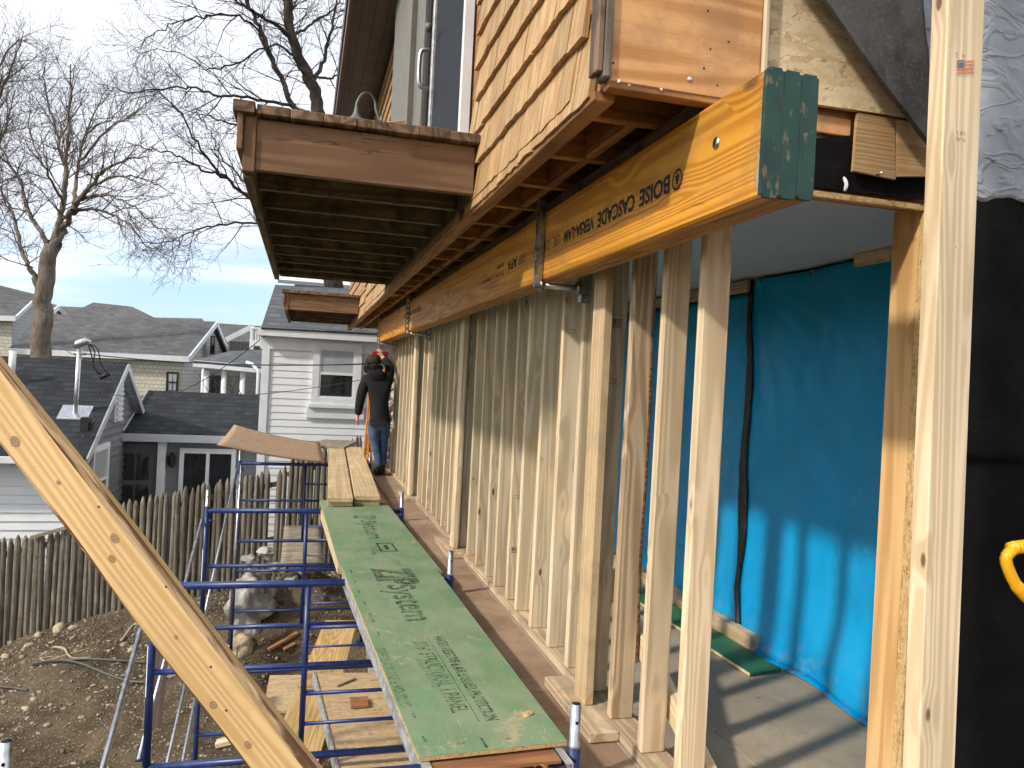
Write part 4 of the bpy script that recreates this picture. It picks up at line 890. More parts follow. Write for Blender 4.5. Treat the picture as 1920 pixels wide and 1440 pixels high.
# shingle wall: backing plus single shingles
SHX = .80
sback = bx('shingle_wall', SHX, SHX + .03, YE + .07, 15.3, 2.64, 5.2, W_OLD, H, grain='Y', bev=0)
def shingle_mesh(w, hh, ragged):
    rr = random.Random(int(w * 1e4) + ragged); n = 4; v = []
    for i in range(n + 1):
        yy = w * i / n; dz = rr.uniform(-.006, .006) if ragged else 0
        v += [(dz, yy, .026), (hh, yy, .004), (dz, yy, .004), (hh, yy, 0)]
    f = []
    for i in range(n):
        a, b_ = i * 4, i * 4 + 4
        f += [(a, b_, b_ + 1, a + 1), (a + 2, a + 3, b_ + 3, b_ + 2), (a, a + 2, b_ + 2, b_), (a + 1, b_ + 1, b_ + 3, a + 3)]
    f += [(0, 1, 3, 2), (n * 4, n * 4 + 2, n * 4 + 3, n * 4 + 1)]
    me = bpy.data.meshes.new('shingle'); me.from_pydata(v, [], f); me.materials.append(W_SHIN); return me
SHM = {(wi, r_): shingle_mesh(wi, .30, r_) for wi in (.09, .115, .14, .165, .19, .22) for r_ in range(3)}
# local X = up (grain), local Y = along +Y, local Z = outward (-X)
SHF = Matrix(((0, 0, -1, SHX - .001), (0, 1, 0, 0), (1, 0, 0, 0), (0, 0, 0, 1)))
EXPO = .172
def courses(y0, y1, z0, z1, single, rs):
    V, F = [], []; z = z0; first = True
    while z < z1:
        y = y0 + rs.uniform(-.1, 0)
        while y < y1:
            w = rs.choice((.09, .115, .14, .14, .165, .19, .22)); me = SHM[(w, rs.randrange(3))]
            ya = max(y, y0); 
            if y >= y0 and y + w <= y1 + .02:
                M = SHF @ Matrix.Translation((z + rs.uniform(-.004, .004), y, rs.uniform(.0, .003))) @ Matrix.Rotation(rs.uniform(-.006, .006), 4, 'Z')
                # wedge leans out at the butt
                M = M @ Matrix.Rotation(.045, 4, 'Y')
                M = M @ Matrix.Diagonal((1, (w - .004) / w, 1, 1))
                if single: reg(bpy.data.objects.new('shingle', me), None, sback, M)
                else:
                    o = len(V); V += [M @ v.co for v in me.vertices]; F += [tuple(i + o for i in p.vertices) for p in me.polygons]
            y += w
        z += EXPO
    if not single:
        o = mesh('shingle_field', V, F, W_SHIN, sback); o['kind'] = 'stuff'
rs = random.Random(4)
courses(YE + .09, 4.02, 2.355, 2.37, True, rs)
courses(YE + .09, 4.02, 2.40, 3.45, True, rs)
courses(YE + .09, 4.02, 2.40 + 7 * EXPO, 5.15, False, rs)
courses(7.9, 10.9, 2.345, 2.36, True, rs)
courses(7.9, 10.9, 2.40, 2.80, True, rs)
courses(4.0, 7.9, 2.345, 2.62, False, rs)
courses(10.9, 15.2, 2.345, 2.72, False, rs)
courses(7.32, 15.2, 2.40 + 2 * EXPO, 5.15, False, rs)
courses(4.0, 7.3, 4.95, 5.15, False, rs)

# --- roof overhang
bx('soffit', .30, .80, 1.6, 15.6, 5.20, 5.225, M_BROWN, H, bev=0)
for k in range(3): bx('soffit_groove', .40 + k * .13, .405 + k * .13, 1.6, 15.6, 5.196, 5.2, M_DARKHOLE, H, bev=0)
bx('fascia', .262, .298, 1.58, 15.62, 5.13, 5.42, M_FASC, H)
bx('drip_edge', .245, .262, 1.58, 15.62, 5.30, 5.43, M_FASC, H)
slab('roof', [(.24, 1.55, 5.43), (5.0, 1.55, 7.2), (5.0, 15.65, 7.2), (.24, 15.65, 5.43)], .1, M_ROOFG, H)

# --- sliding door over the balcony
SD = thing('sliding_door_unit', 'taupe framed sliding door with screen opening on the balcony', 'door', (.78, 5.5, 2.72))
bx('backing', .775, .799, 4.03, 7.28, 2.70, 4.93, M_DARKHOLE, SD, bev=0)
bx('frame_edge', .735, .79, 4.03, 4.075, 2.70, 4.93, M_TRIM, SD); bx('frame_edge', .745, .775, 4.08, 4.12, 2.70, 4.93, M_ALU, SD)
bx('screen', .752, .76, 4.125, 5.16, 2.72, 4.9, M_SCREEN, SD, grain='Z', bev=0)
bx('screen_stile', .735, .765, 5.165, 5.235, 2.70, 4.9, M_ALU, SD); bx('stile', .72, .77, 5.24, 5.36, 2.70, 4.9, M_DARKHOLE, SD)
st = bx('stile', .70, .77, 5.37, 5.60, 2.70, 4.9, M_DOORFR, SD); bx('stile', .705, .77, 5.61, 5.86, 2.70, 4.9, M_DOORFR, SD)
hb = at(803, 130, X=.69); tube('handle', bez([(.70, hb.y, hb.z + .13), (.64, hb.y, hb.z + .11), (.63, hb.y, hb.z), (.64, hb.y, hb.z - .11), (.70, hb.y, hb.z - .13)], 5), .014, M_GALV, st, n=8)
tube('latch', [(.70, hb.y, hb.z + .27), (.66, hb.y, hb.z + .27)], .03, M_DOORFR, st, n=10)
bx('casing', .665, .74, 5.89, 6.2, 2.70, 4.93, M_DOORFR, SD); bx('casing', .67, .74, 6.25, 7.25, 2.70, 4.93, M_DOORFR, SD)
bx('glass', .742, .75, 5.88, 7.2, 2.72, 4.9, M_GLASS, SD, bev=0); bx('head', .70, .79, 4.03, 7.28, 4.94, 5.0, M_DOORFR, SD)

# --- gooseneck lamp
LYP = 9.5; lm = at(711, 226, Y=LYP); lb = at(668, 218, Y=LYP)
GL = thing('gooseneck_lamp', 'grey gooseneck barn lamp on the shingle wall above the balcony', 'lamp', (.79, LYP, lm.z))
dxl = .772 - lb.x
def lp(px, py): return at(px, py, Y=LYP)
tube('arm', bez([(.775, LYP, lm.z), (.745, LYP, lm.z + .02), lp(705, 205), lp(703, 188), lp(692, 174), lp(679, 177), lp(670, 192), lp(668, 204)], 6), .017, M_LAMP, GL, n=8)
zs = lp(668, 200).z
mesh('shade', *tube_geo([(lb.x, LYP, zs), (lb.x, LYP, zs - .06), (lb.x, LYP, zs - .10), (lb.x, LYP, zs - .14), (lb.x, LYP, zs - .175), (lb.x, LYP, zs - .195)], [.022, .03, .045, .075, .115, .14], 20), M_LAMP, GL, smooth=True)
tube('mount', [(.79, LYP, lm.z), (.75, LYP, lm.z)], .05, M_LAMP, GL)

# --- balconies
def balcony(y0, L, lab, seed):
    rb = random.Random(seed); t = thing('wooden_balcony', lab, 'balcony', (.25, y0 + L / 2, 2.4), 'wooden balconies of the shingled house')
    bx('rim_board', -.2618, .772, y0, y0 + .042, 2.418, 2.655, W_DECK, t)
    bx('corner_post', -.316, -.262, y0 - .012, y0 + .04, 2.405, 2.66, W_DECK, t)
    bx('outer_rim', -.316, -.272, y0 + .043, y0 + L, 2.385, 2.66, W_PT, t)
    bx('outer_facing', -.345, -.318, y0 - .03, y0 + L, 2.50, 2.70, W_DECK, t)
    bx('corner_cap', -.365, -.27, y0 - .055, y0 + .12, 2.662, 2.715, W_DECKTOP, t)
    n = int(L / .45)
    for k in range(n): yy = y0 + .05 + k * (L - .1) / n + .36; bx('joist', -.268, .765, yy, yy + .045, 2.425, 2.645, W_PT, t); 
    bx('far_rim', -.268, .765, y0 + L - .04, y0 + L, 2.42, 2.65, W_PT, t)
    bx('deck_edge_board', -.3175, -.2625, y0 + .125, y0 + L + .03, 2.661, 2.704, W_DECKTOP, t)
    x = -.262
    for k in range(7):
        w = .149; bx('deck_board', x, x + w, y0 - .045 - rb.uniform(0, .012), y0 + L + .03, 2.662 + rb.uniform(-.003, .003), 2.706 + rb.uniform(-.003, .004), W_DECKTOP, t, bev=.004); x += w + .0004
    bx('ledger', .768, .774, y0 + .045, y0 + L, 2.40, 2.64, W_PT, t); 
    return t
balcony(3.75, 4.15, 'larger brown wooden balcony overhead with exposed joists, nearest the camera', 1)
balcony(12.05, 2.9, 'small far wooden balcony in front of the grey shingle roof', 2)
stk = board('stick', at(700, 234, Z=2.72), at(758, 227, Z=2.80), .02, .012, W_STUD); tag(stk, 'thin pale wood splinter lying on the larger balcony', 'stick')

# --- end wall: sheathing, header, paper, membrane, flap
bx('end_wall', 1.985, 4.2, YE + .03, YE + .15, -.6, 5.2, W_GREY, H, bev=0)
bx('end_wall_upper', 1.285, 1.983, YE + .03, YE + .15, 2.43, 5.2, W_GREY, H, bev=0)
bx('rear_wall', 4.2, 4.35, YE, 15.3, -.6, 7, W_GREY, H, bev=0)
slab('osb_sheet', [(1.302, YE + .012, 2.402), (1.95, YE + .012, 2.414), (1.95, YE + .012, 3.5), (1.302, YE + .012, 3.5)], .018, M_OSB, H, down=(0, 1, 0))
bx('header', 1.26, 1.985, YE + .055, YE + .155, 2.15, 2.43, W_OLD, H)
bx('header_strip', 1.26, 1.64, YE + .035, YE + .053, 2.33, 2.385, W_PANEL, H)
slab('tar_paper', [(1.26, YE + .030, 2.150), (1.5, YE + .030, 2.155), (1.93, YE + .026, 2.160), (1.93, YE + .026, 2.30), (1.645, YE + .030, 2.335), (1.50, YE + .030, 2.305), (1.26, YE + .030, 2.27)], .004, M_PAPER, H, down=(0, 1, 0))
bx('sheathing_edge', 1.26, 1.945, YE + .034, YE + .053, 2.128, 2.148, M_CHIP, H, grain='X', bev=.002)
slab('shingle', [(1.632, YE + .004, 2.214), (1.792, YE + .004, 2.206), (1.788, YE + .016, 2.402), (1.646, YE + .016, 2.402)], .012, W_SHIN, H, down=(0, 1, 0))
slab('shingle', [(1.796, YE + .004, 2.216), (1.93, YE + .004, 2.232), (1.93, YE + .016, 2.402), (1.793, YE + .016, 2.402)], .012, W_SHIN, H, down=(0, 1, 0))
def sheet(name, fn, nu, nv, mat, parent, th=.003, dirn=(0, 1, 0)):
    d = Vector(dirn) * th; P = [Vector(fn(i / nu, j / nv)) for j in range(nv + 1) for i in range(nu + 1)]; k = len(P); w = nu + 1
    f = [(j * w + i, j * w + i + 1, (j + 1) * w + i + 1, (j + 1) * w + i) for j in range(nv) for i in range(nu)]
    v = P + [p + d for p in P]; f += [tuple(q + k for q in reversed(a)) for a in f]
    ed = [i for i in range(w)] + [j * w + nu for j in range(1, nv + 1)] + [nv * w + i for i in range(nu - 1, -1, -1)] + [j * w for j in range(nv - 1, 0, -1)]
    f += [(ed[(q + 1) % len(ed)], ed[q], ed[q] + k, ed[(q + 1) % len(ed)] + k) for q in range(len(ed))]
    return mesh(name, v, f, mat, parent, smooth=True)
def flapfn(u, v):
    z = lerp(2.185, 3.45, v); xl_ = 1.945 - (z - 2.185) * 1.115 - .02 * math.sin(v * 9); xl_ = max(xl_, .95 + .1 * v)
    xr_ = pw(z, [(2.185, 1.952), (2.40, 1.915), (2.6, 1.872), (2.78, 1.832), (3.45, 1.80)])
    s = u; x = lerp(xl_, xr_, s); w = xr_ - xl_
    curl = math.exp(-s * w / .05) * .055 + .02 * math.exp(-s * w / .2)
    yy = YE - .022 - curl - .012 * math.sin(x * 14 + z * 9) * min(1, w * 4) * .5 - .006 * noise.noise(Vector((x * 14, z * 14, 0)))
    return (x + .018 * math.exp(-s * w / .02), yy, z)
sheet('underlay_flap', flapfn, 30, 50, M_FELT, H, .003)
def silv(u, v):
    x = 0; zz0 = lerp(2.19, 4.2, v); xa = pw(zz0, [(2.19, 1.975), (2.40, 1.94), (2.6, 1.84), (2.78, 1.80), (4.2, 1.75)]); x = lerp(xa, 4.0, u); zb = 2.19 - .03 * (x - 2.1) + .012 * math.sin(x * 23) + .01 * noise.noise(Vector((x * 17, 0, 0))); z = lerp(zb, 4.2, v)
    w = max(0, noise.noise(Vector((x * 5, z * 9 + x * 2, 0))))
    return (x, YE + .006 - .022 * w - .006 * abs(noise.noise(Vector((x * 16 + z * 4, z * 19, 4)))), z)
sheet('silver_membrane', silv, 150, 130, M_SILVER, H, .004)
def pap(z0, z1, yo, seed):
    def fn(u, v):
        x = lerp(1.955, 4.0, u); z = lerp(z0 + .006 * noise.noise(Vector((x * 4, seed, 0))), z1, v); return (x, YE + yo - .010 * (.5 + .5 * noise.noise(Vector((x * 3, z * 2.2, seed)))) - .003 * noise.noise(Vector((x * 13, z * 9, seed))), z)
    return fn
sheet('tar_paper', pap(1.315, 2.30, .014, 1), 40, 30, M_PAPER, H, .003)
sheet('tar_paper', pap(-.5, 1.36, .026, 2), 40, 40, M_PAPER, H, .003)
nl = [(1790, 290, 0), (1795, 256, 0)]
for px, py in ((1856, 253), (1880, 243), (1650, 325), (1866, 300)):
    p = at(px, py, Y=YE - .01); tube('nail', [p + Vector((0, .02, 0)), p + Vector((0, -.012, 0))], .0035, M_GALV, H, n=6)
mesh('paper_tear', *tube_geo(bez([at(1582, 332, Y=YE + .018), at(1587, 345, Y=YE + .012), at(1584, 358, Y=YE + .018)], 4), [.003, .005, .006, .006, .006, .006, .006, .005, .003], 6), M_TRIM, H)

for i_, (px, py, r_) in enumerate(((1160, 153, .007), (1293, 148, .009), (1180, 160, .004), (1240, 168, .005), (1136, 82, .004))):
    rock('plaster_dab', at(px, py, Y=YE - .001), (r_, .004, r_ * .7), M_TRIM, i_ + 1, H, sub=1, rough=.5)
for px, py in ((1332, 92, ), (1327, 20), (1366, 78), (1320, 128), (1345, 160), (1150, 118)):
    p = at(px, py, Y=YE - .0005); tube('nail_hole', [p, p + Vector((0, -.0008, 0))], .003, M_DARKHOLE, H, n=8)
# jamb of the opening
bx('jamb_stud', 1.94, 1.984, YE + .058, YE + .175, .002, 2.148, W_JAMB, H, bev=.002)
bx('sheathing_edge', 1.938, 1.984, YE + .018, YE + .055, -.4, 2.127, M_CHIP, H, grain='Z', bev=.002)

# the loose 2x6 post in front
pb0, pb1 = at(1722, 1440, Y=1.82), at(1792, 1440, Y=1.82); pt0, pt1 = at(1776, 0, Y=1.82), at(1850, 0, Y=1.82)
b0, t0 = (pb0 + pb1) / 2, (pt0 + pt1) / 2; dv = (t0 - b0)
b0e, t0e = b0 - dv * ((b0.z - .0) / dv.z), t0 + dv * .3
PO = thing('loose_post', 'tall pale lumber post standing upright in front of the black papered wall', 'post', (b0e.x, 1.86, 0))
board('post_board', b0e + Vector((0, .032, 0)), t0e + Vector((0, .032, 0)), (pb1 - pb0).length * .995, .062, W_STUD, PO, up=(0, 1, 0), bev=.004)
def flag(p, xd, yd, w, h, parent):
    xd, yd = Vector(xd).normalized(), Vector(yd).normalized(); zd = xd.cross(yd); p = Vector(p) + zd * .0018
    def q(a, b_, c, d, mt, nm): v = [p + xd * a * w + yd * c * h, p + xd * b_ * w + yd * c * h, p + xd * b_ * w + yd * d * h, p + xd * a * w + yd * d * h]; mesh(nm, v, [(0, 1, 2, 3)], mt, parent)
    q(0, .42, .45, 1, M_STB, 'flag_stamp')
    for k in range(4): q(.45 if k > 1 else 0, 1, k * .26, k * .26 + .17, M_STR, 'flag_stamp')
def gradestamp(p, xd, yd, w, parent):
    text('grade_stamp', 'SPF  KD-HT', Vector(p), xd, yd, w, w * .17, M_STK, parent, bold=.01); text('grade_stamp', '2  STUD', Vector(p) + Vector(yd) * w * .28, xd, yd, w * .8, w * .17, M_STK, parent, bold=.01)
ux = (pt1 - pt0).normalized(); uz = dv.normalized()
flag(at(1793, 140, Y=1.8195), ux, uz, .062, .042, PO); gradestamp(at(1792, 265, Y=1.8195), ux, uz, .065, PO)
text('grade_stamp', 'T  KILN', at(1790, 108, Y=1.8195), ux, uz, .08, .014, M_STK, PO)

# ================================================================== STUD WALL
SWL = thing('stud_wall', 'row of new pale studs on a bottom plate closing the opened side', 'stud wall', (1.42, 7, 0))
SX0, SX1 = 1.37, 1.475
for ya, yb in ((2.15, 3.62), (3.625, 6.62), (6.625, 9.2), (9.205, 12.1)): bx('bottom_plate', SX0 - .008, SX1 + .01, ya, yb, .002, .046, W_PLATE, SWL)
bx('top_plate', SX0, SX1, 2.2, 12.1, 2.15, 2.2, W_STUD, SWL)
SY = [2.483, 2.79, 3.101, 3.40, 3.70, 4.004, 4.334, 4.669, 4.92, 5.243, 5.524, 5.86, 6.18, 6.50, 6.80, 7.10, 7.405, 7.74, 8.05, 8.366, 8.72, 9.06, 9.42, 9.80, 10.14, 10.465, 10.86, 11.25, 11.65, 11.98]
studs = []
for i, y in enumerate(SY):
    jx, jt = random.uniform(-.006, .006), random.uniform(-.012, .012)
    m_ = W_STUD2 if i in (2, 23) else W_STUD
    o = board('stud', (SX0 + .0525 + jx, y + .0225, .047), (SX0 + .0525 - jx, y + .0225 + jt, 2.149), SX1 - SX0 - .001, .045, m_, SWL, up=(0, 1, 0), bev=.004); studs.append(o)
# bark wane on the two rough studs
for i in (2, 9): y = SY[i]; mesh('bark_edge', *tube_geo(bez([(SX1 - .002, y + .002, 2.0), (SX1 - .006, y - .0005, 1.7), (SX1, y + .001, 1.2), (SX1 - .008, y, .8), (SX1, y + .003, .3)], 6), .008, 6), M_BARKW, SWL)
for (i, dz) in ((3, 1.78), (2, 1.80)):
    y = SY[i] - .001; flag((SX0 + .028, y, dz), (1, 0, 0), (0, 0, 1), .055, .045, studs[i]); text('grade_stamp', 'KD-HT   2x4', (SX0 + .02, y, dz + .06), (1, 0, 0), (0, 0, 1), .075, .01, M_STK, studs[i])
    gradestamp((SX0 + .025, y, dz - .27), (1, 0, 0), (0, 0, 1), .062, studs[i])
flag((SX0 + .02, SY[8] - .001, .36), (1, 0, 0), (0, 0, 1), .05, .04, studs[8]); gradestamp((SX0 + .02, SY[8] - .001, .72), (1, 0, 0), (0, 0, 1), .06, studs[8])
gradestamp((SX0 + .02, SY[5] - .001, 1.78), (1, 0, 0), (0, 0, 1), .06, studs[5])
for k, (y0_, y1_) in enumerate(((2.99, 3.615), (6.28, 6.95), (9.15, 9.75))):
    bx('pad_block', 1.225, SX0 - .0085, y0_, y1_, .002, .047, W_PLATE, SWL, grain='Y', bev=.005)
for (y0_, y1_, x_) in ((3.25, 3.39, 1.298), (6.44, 6.58, 1.30), (9.33, 9.47, 1.302)):
    bx('jack_post', x_, x_ + .045, y0_, y1_, .048, 2.15, W_PLANK if y0_ < 4 else W_STUD, SWL, bev=.005)
board('diagonal_brace', (1.51, 6.6, 2.02), (1.51, 2.35, -.03 + .03), .1, .045, W_STUD, SWL, up=(1, 0, 0), bev=.004)

# ================================================================== THE BEAM
BX0, BX1, BY0, BY1, BZ0, BZ1 = 1.10, 1.25, 1.728, 12.2, 2.003, 2.332
BM = thing('laminated_beam', 'long orange laminated beam with green painted end hung under the joists', 'beam', (1.17, 7, 2))
pw3 = (BX1 - BX0 - .008) / 3
for k in range(3):
    x0 = BX0 + k * (pw3 + .004); bx('ply', x0, x0 + pw3, BY0, BY1, BZ0 + .003 * k, BZ1 - .002 * k, W_LVL if k == 0 else W_LVL2, BM, grain='Y', bev=.006)
    # painted end: thin cap with rounded corners
    bm = bmesh.new(); bmesh.ops.create_cube(bm, size=1); bmesh.ops.scale(bm, vec=(pw3 + .003, .016, BZ1 - BZ0 - .005 * k + .003), verts=bm.verts)
    bmesh.ops.bevel(bm, geom=[e for e in bm.edges if abs((e.verts[0].co - e.verts[1].co).normalized().y) > .9], offset=.007, segments=3, affect='EDGES')
    me = bpy.data.meshes.new('painted_end'); bm.to_mesh(me); bm.free()
    reg(bpy.data.objects.new('painted_end', me), None, BM, Matrix.Translation((x0 + pw3 / 2, BY0 + .004, (BZ0 + BZ1 + .001 * k) / 2)))
    me.materials.append(None)
def m_greenpaint():
    s = NT('green_end_paint'); v = s.coords('Object', 4.0); n = s.noise(s.map(v, (1, 1, .35)), 34, 5, .65, .5); c = s.mix(s.ramp(s.noise(v, 9, 4), .3, .7), (.005, .032, .027), (.013, .058, .042)); c = s.mix(s.math('MULTIPLY', s.ramp(n, .57, .66), .8), c, (.22, .15, .08)); s.bump(n, .002, .5); return s.fin(c, .55)
M_GP = m_greenpaint()
for o in bpy.data.objects:
    if o.name.startswith('painted_end'): o.data.materials[0] = M_GP
def m_scuff():
    s = NT('scuffed_sealer'); v = s.coords('Object'); n = s.noise(v, 16, 6, .7, .6); a = s.n('ShaderNodeSeparateXYZ', {0: v}).outputs[1]
    k = s.math('MULTIPLY', s.ramp(s.math('ADD', s.math('MULTIPLY', a, -6.0), n), -9.98, -9.82), .8)
    tr = s.n('ShaderNodeBsdfTransparent'); mx = s.n('ShaderNodeMixShader', {0: k, 1: tr.outputs[0], 2: s.b.outputs[0]}); s.t.links.new(mx.outputs[0], s.out.inputs[0]); return s.fin((.40, .33, .24), .8)
mesh('scuff_mark', [(BX0 - .001, BY0 + .012, BZ0 + .01), (BX0 - .001, BY0 + .012, BZ1 - .01), (BX0 - .001, BY0 + .16, BZ1 - .01), (BX0 - .001, BY0 + .16, BZ0 + .01)], [(0, 1, 2, 3)], m_scuff(), BM)
# printing, upside down on the outer face: reads towards +Y with letter tops down
XD, YD_ = (0, 1, 0), (0, 0, -1)
def bt(body, ya, yb, h=.062, zc=2.158, bold=.03): text('printed_lettering', body, (BX0, ya, zc + h / 2), XD, YD_, yb - ya, h, M_INK, BM, bold=bold)
bt('BOISE', 2.245, 2.475); bt('CASCADE', 2.515, 2.87); bt('VERSA-LAM', 2.91, 3.275, .056); bt('LVL', 3.345, 3.43, .05, bold=0); bt('2.1E-3100', 3.49, 3.75, .05, bold=0); bt('SYP', 3.90, 4.03, .05, bold=0); bt('APA', 4.06, 4.27, .055)
bt('EWP', 4.35, 4.52, .022, 2.185); bt('PR-L266', 4.35, 4.54, .02, 2.13, .01); bt('2 1/2 MIN NAIL 10 12 14', 4.62, 5.0, .018, 2.135, .01); bt('1 3/4 X 11 7/8', 4.78, 4.98, .016, 2.17, .01); bt('JE', 6.1, 6.18, .05, 2.18, .02); bt('JE', 6.9, 6.98, .05, 2.18, 0); bt('BOISE CASCADE VERSA-LAM LVL', 7.65, 9.0, .05, 2.19); bt('JE', 9.6, 9.68, .05, 2.17, 0)
# tree-in-circle mark
c0 = Vector((BX0 - .0015, 2.195, 2.158)); V, F = [], []
for j in range(28):
    a = 6.2832 * j / 28
    for r_ in (.034, .027): V.append(c0 + Vector((0, math.cos(a) * r_, math.sin(a) * r_)))
F = [(2 * j, 2 * j + 1, (2 * j + 3) % 56, (2 * j + 2) % 56) for j in range(28)]
def tri(a, b_, c): o = len(V); V.extend([c0 + Vector((0, *q)) for q in (a, b_, c)]); F.append((o, o + 1, o + 2))
for k in range(3): tri((-.017 + k * .003, .008 - k * .011 + .006), (.017 - k * .003, .008 - k * .011 + .006), (0, -.014 - k * .005 + .008 - k * .0))
o_ = len(V); V.extend([c0 + Vector((0, *q)) for q in ((-.004, .013), (.004, .013), (.004, .024), (-.004, .024))]); F.append((o_, o_ + 1, o_ + 2, o_ + 3))
mesh('printed_emblem', V, F, M_INK, BM)
p = at(1344, 268, X=BX0); tube('washer', [p + Vector((-.004, 0, 0)), p + Vector((.002, 0, 0))], .017, M_GALV, BM, n=16)

def bracket(y, lab, zt):
    t = thing('strut_bracket', lab, 'bracket', (1.05, y, 2), 'steel brackets carrying the beam')
    def channel(nm, x0, x1, y0, y1, z0, z1):
        g = [box_geo(x0, x0 + .004, y0, y1, z0, z1), box_geo(x0 + .004, x1, y0, y0 + .004, z0, z1), box_geo(x0 + .004, x1, y1 - .004, y1, z0, z1), box_geo(x1 - .004, x1, y0 + .004, y0 + .014, z0, z1), box_geo(x1 - .004, x1, y1 - .014, y1 - .004, z0, z1)]
        c = mesh(nm, *merge(g), M_STRUT, t); k = 0; z = z0 + .035
        while z < z1 - .03 and y > 5:
            mesh('slot', *box_geo(x0 - .0015, x0 - .0002, (y0 + y1) / 2 - .009, (y0 + y1) / 2 + .009, z - .014, z + .014), M_DARKHOLE, c); mesh('slot', *box_geo((x0 + x1) / 2 - .008, (x0 + x1) / 2 + .008, y0 - .0015, y0 - .0002, z - .013, z + .013), M_DARKHOLE if y < 5 else M_TRIM, c); z += .056
        return c
    channel('front_channel', 1.062, 1.095, y, y + .04, 1.965, zt)
    channel('rear_channel', 1.30, 1.35, y - .002, y + .05, 1.91, 2.14)
    tube('rod', [(1.094, y + .025, 1.978), (1.30, y + .025, 1.978)], .015, M_GALV, t, n=12)
    for x in (1.097, 1.288): tube('nut', [(x - .008, y + .025, 1.978), (x + .008, y + .025, 1.978)], .03, M_STRUT, t, n=6)
bracket(3.565, 'nearest plain steel bracket clasping the orange beam', 2.60)
bracket(8.5, 'middle slotted steel bracket on the far half of the beam', 2.40)
bracket(11.85, 'farthest steel bracket directly above the worker', 2.40)

# ================================================================== IN THE ROOM
def tarpfn(u, v):
    y = lerp(2.25, 12.2, u); zt = 2.205 if y < 4.22 else 2.13
    z = lerp(.004, zt, v); low = math.exp(-z / .16)
    w = .03 * math.sin(y * 4.1 + .8 * math.sin(z * 2)) * (.3 + .7 * (1 - v)) + .012 * math.sin(y * 9.7 + z * 1.3) + .010 * noise.noise(Vector((y * 3, z * 2, 1))) + .007 * noise.noise(Vector((y * 9, z * 5, 2)))
    # fan of creases from the upper corner by the seam
    dy, dz = y - 4.2, 2.2 - z; an = math.atan2(-dy, dz + .02) if dy < 0 else 0
    if dy < 0: w += .011 * math.sin(an * 26) * math.exp(-(abs(dy) + dz) / 1.2)
    pocket = .07 * math.exp(-((y - 3.3) / .28) ** 2) * math.exp(-((z - .12) / .2) ** 2)
    x = 2.69 + w * .8 - low * (.05 + .05 * noise.noise(Vector((y * 2.2, 7, 0)))) - pocket
    return (x, y, z)
tp_ = sheet('tarp', tarpfn, 420, 60, M_TARP, None, .003, (1, 0, 0)); tag(tp_, 'large bright blue plastic tarp hanging as the back wall of the room', 'tarp')
def hem(u, v):
    y = lerp(2.3, 12.1, u); x0 = tarpfn((y - 2.25) / 9.95, 0)[0]; x = x0 + .01 - v * (.05 + .035 * noise.noise(Vector((y * 1.7, 3, 0)))); return (x, y, .006 + .006 * (1 - v) + .008 * max(0, noise.noise(Vector((y * 5, v * 3, 5)))))
hm = sheet('hem', hem, 160, 4, M_TARP, tp_, .003, (0, 0, 1))
p = at(1525, 512, X=2.665); mesh('grommet', *tube_geo([p + Vector((.0, 0, 0)), p + Vector((-.012, 0, 0))], [.016, .014], 14), M_GALV, tp_); mesh('grommet_hole', *tube_geo([p + Vector((-.011, 0, 0)), p + Vector((-.0135, 0, 0))], .008, 10), M_DARKHOLE, tp_)
def seam(u, v):
    z = lerp(.05, 2.13, v); yc = pw(z, [(.05, 4.14), (.3, 4.19), (.75, 4.21), (1.3, 4.19), (2.13, 4.24)]) + .012 * math.sin(z * 7); w = pw(z, [(.05, .035), (.4, .028), (.8, .075), (1.2, .05), (2.13, .035)])
    y = yc + (u - .5) * w * 1.3; x = tarpfn((y - 2.25) / 9.95, z / 2.2)[0] - .012 - .018 * math.sin(u * math.pi) - .006 * noise.noise(Vector((u * 6, z * 9, 0))); return (x, y, z)
sm_ = sheet('seam_tape', seam, 8, 60, M_TAPE, None, .004, (1, 0, 0)); tag(sm_, 'wrinkled black tape strip running down the blue tarp', 'tape')
bx_l = bx('ledger_strip', 2.635, 2.665, 4.25, 8.0, 2.135, 2.205, W_PLATE); tag(bx_l, 'long wooden strip holding the top of the tarp behind the studs', 'batten')
bx_l = bx('ledger_strip', 2.63, 2.66, 2.23, 3.275, 2.16, 2.222, W_PLATE); tag(bx_l, 'short wooden strip holding the tarp beside the opening', 'batten')
lum = board('floor_lumber', (2.60, 3.90, .048), (2.62, 6.9, .048), .075, .09, W_PLATE); tag(lum, 'lumber piece lying on the floor against the tarp foot', 'lumber')
g_ = slab('green_offcut', [(2.36, 3.57, .022), (2.565, 3.60, .022), (2.50, 5.9, .022), (2.30, 5.9, .022)], .016, M_GREEN2); tag(g_, 'dark green sheathing strip lying on the room floor by the tarp', 'sheathing')
mesh('cut_edge', *merge([box_geo(0, .004, 0, 2.30, 0, .014)]), M_OSB, g_, Matrix.Translation((2.352, 3.57, .006)) @ Matrix.Rotation(.026, 4, 'Z'))
rr = random.Random(5)
for i in range(6):
    p = Vector((rr.uniform(1.8, 2.5), rr.uniform(2.5, 3.6), .008)); o = rock('debris_chip', p, (.009, .006, .005), M_CONC, i, sub=1); tag(o, 'small white plaster chip on the room floor', 'chip', 'plaster chips on the room floor')
lying_ = board('nail_scrap', (2.28, 2.58, .006), (2.36, 2.60, .006), .008, .006, M_DARKHOLE); tag(lying_, 'thin dark scrap on the room floor near the opening', 'scrap')

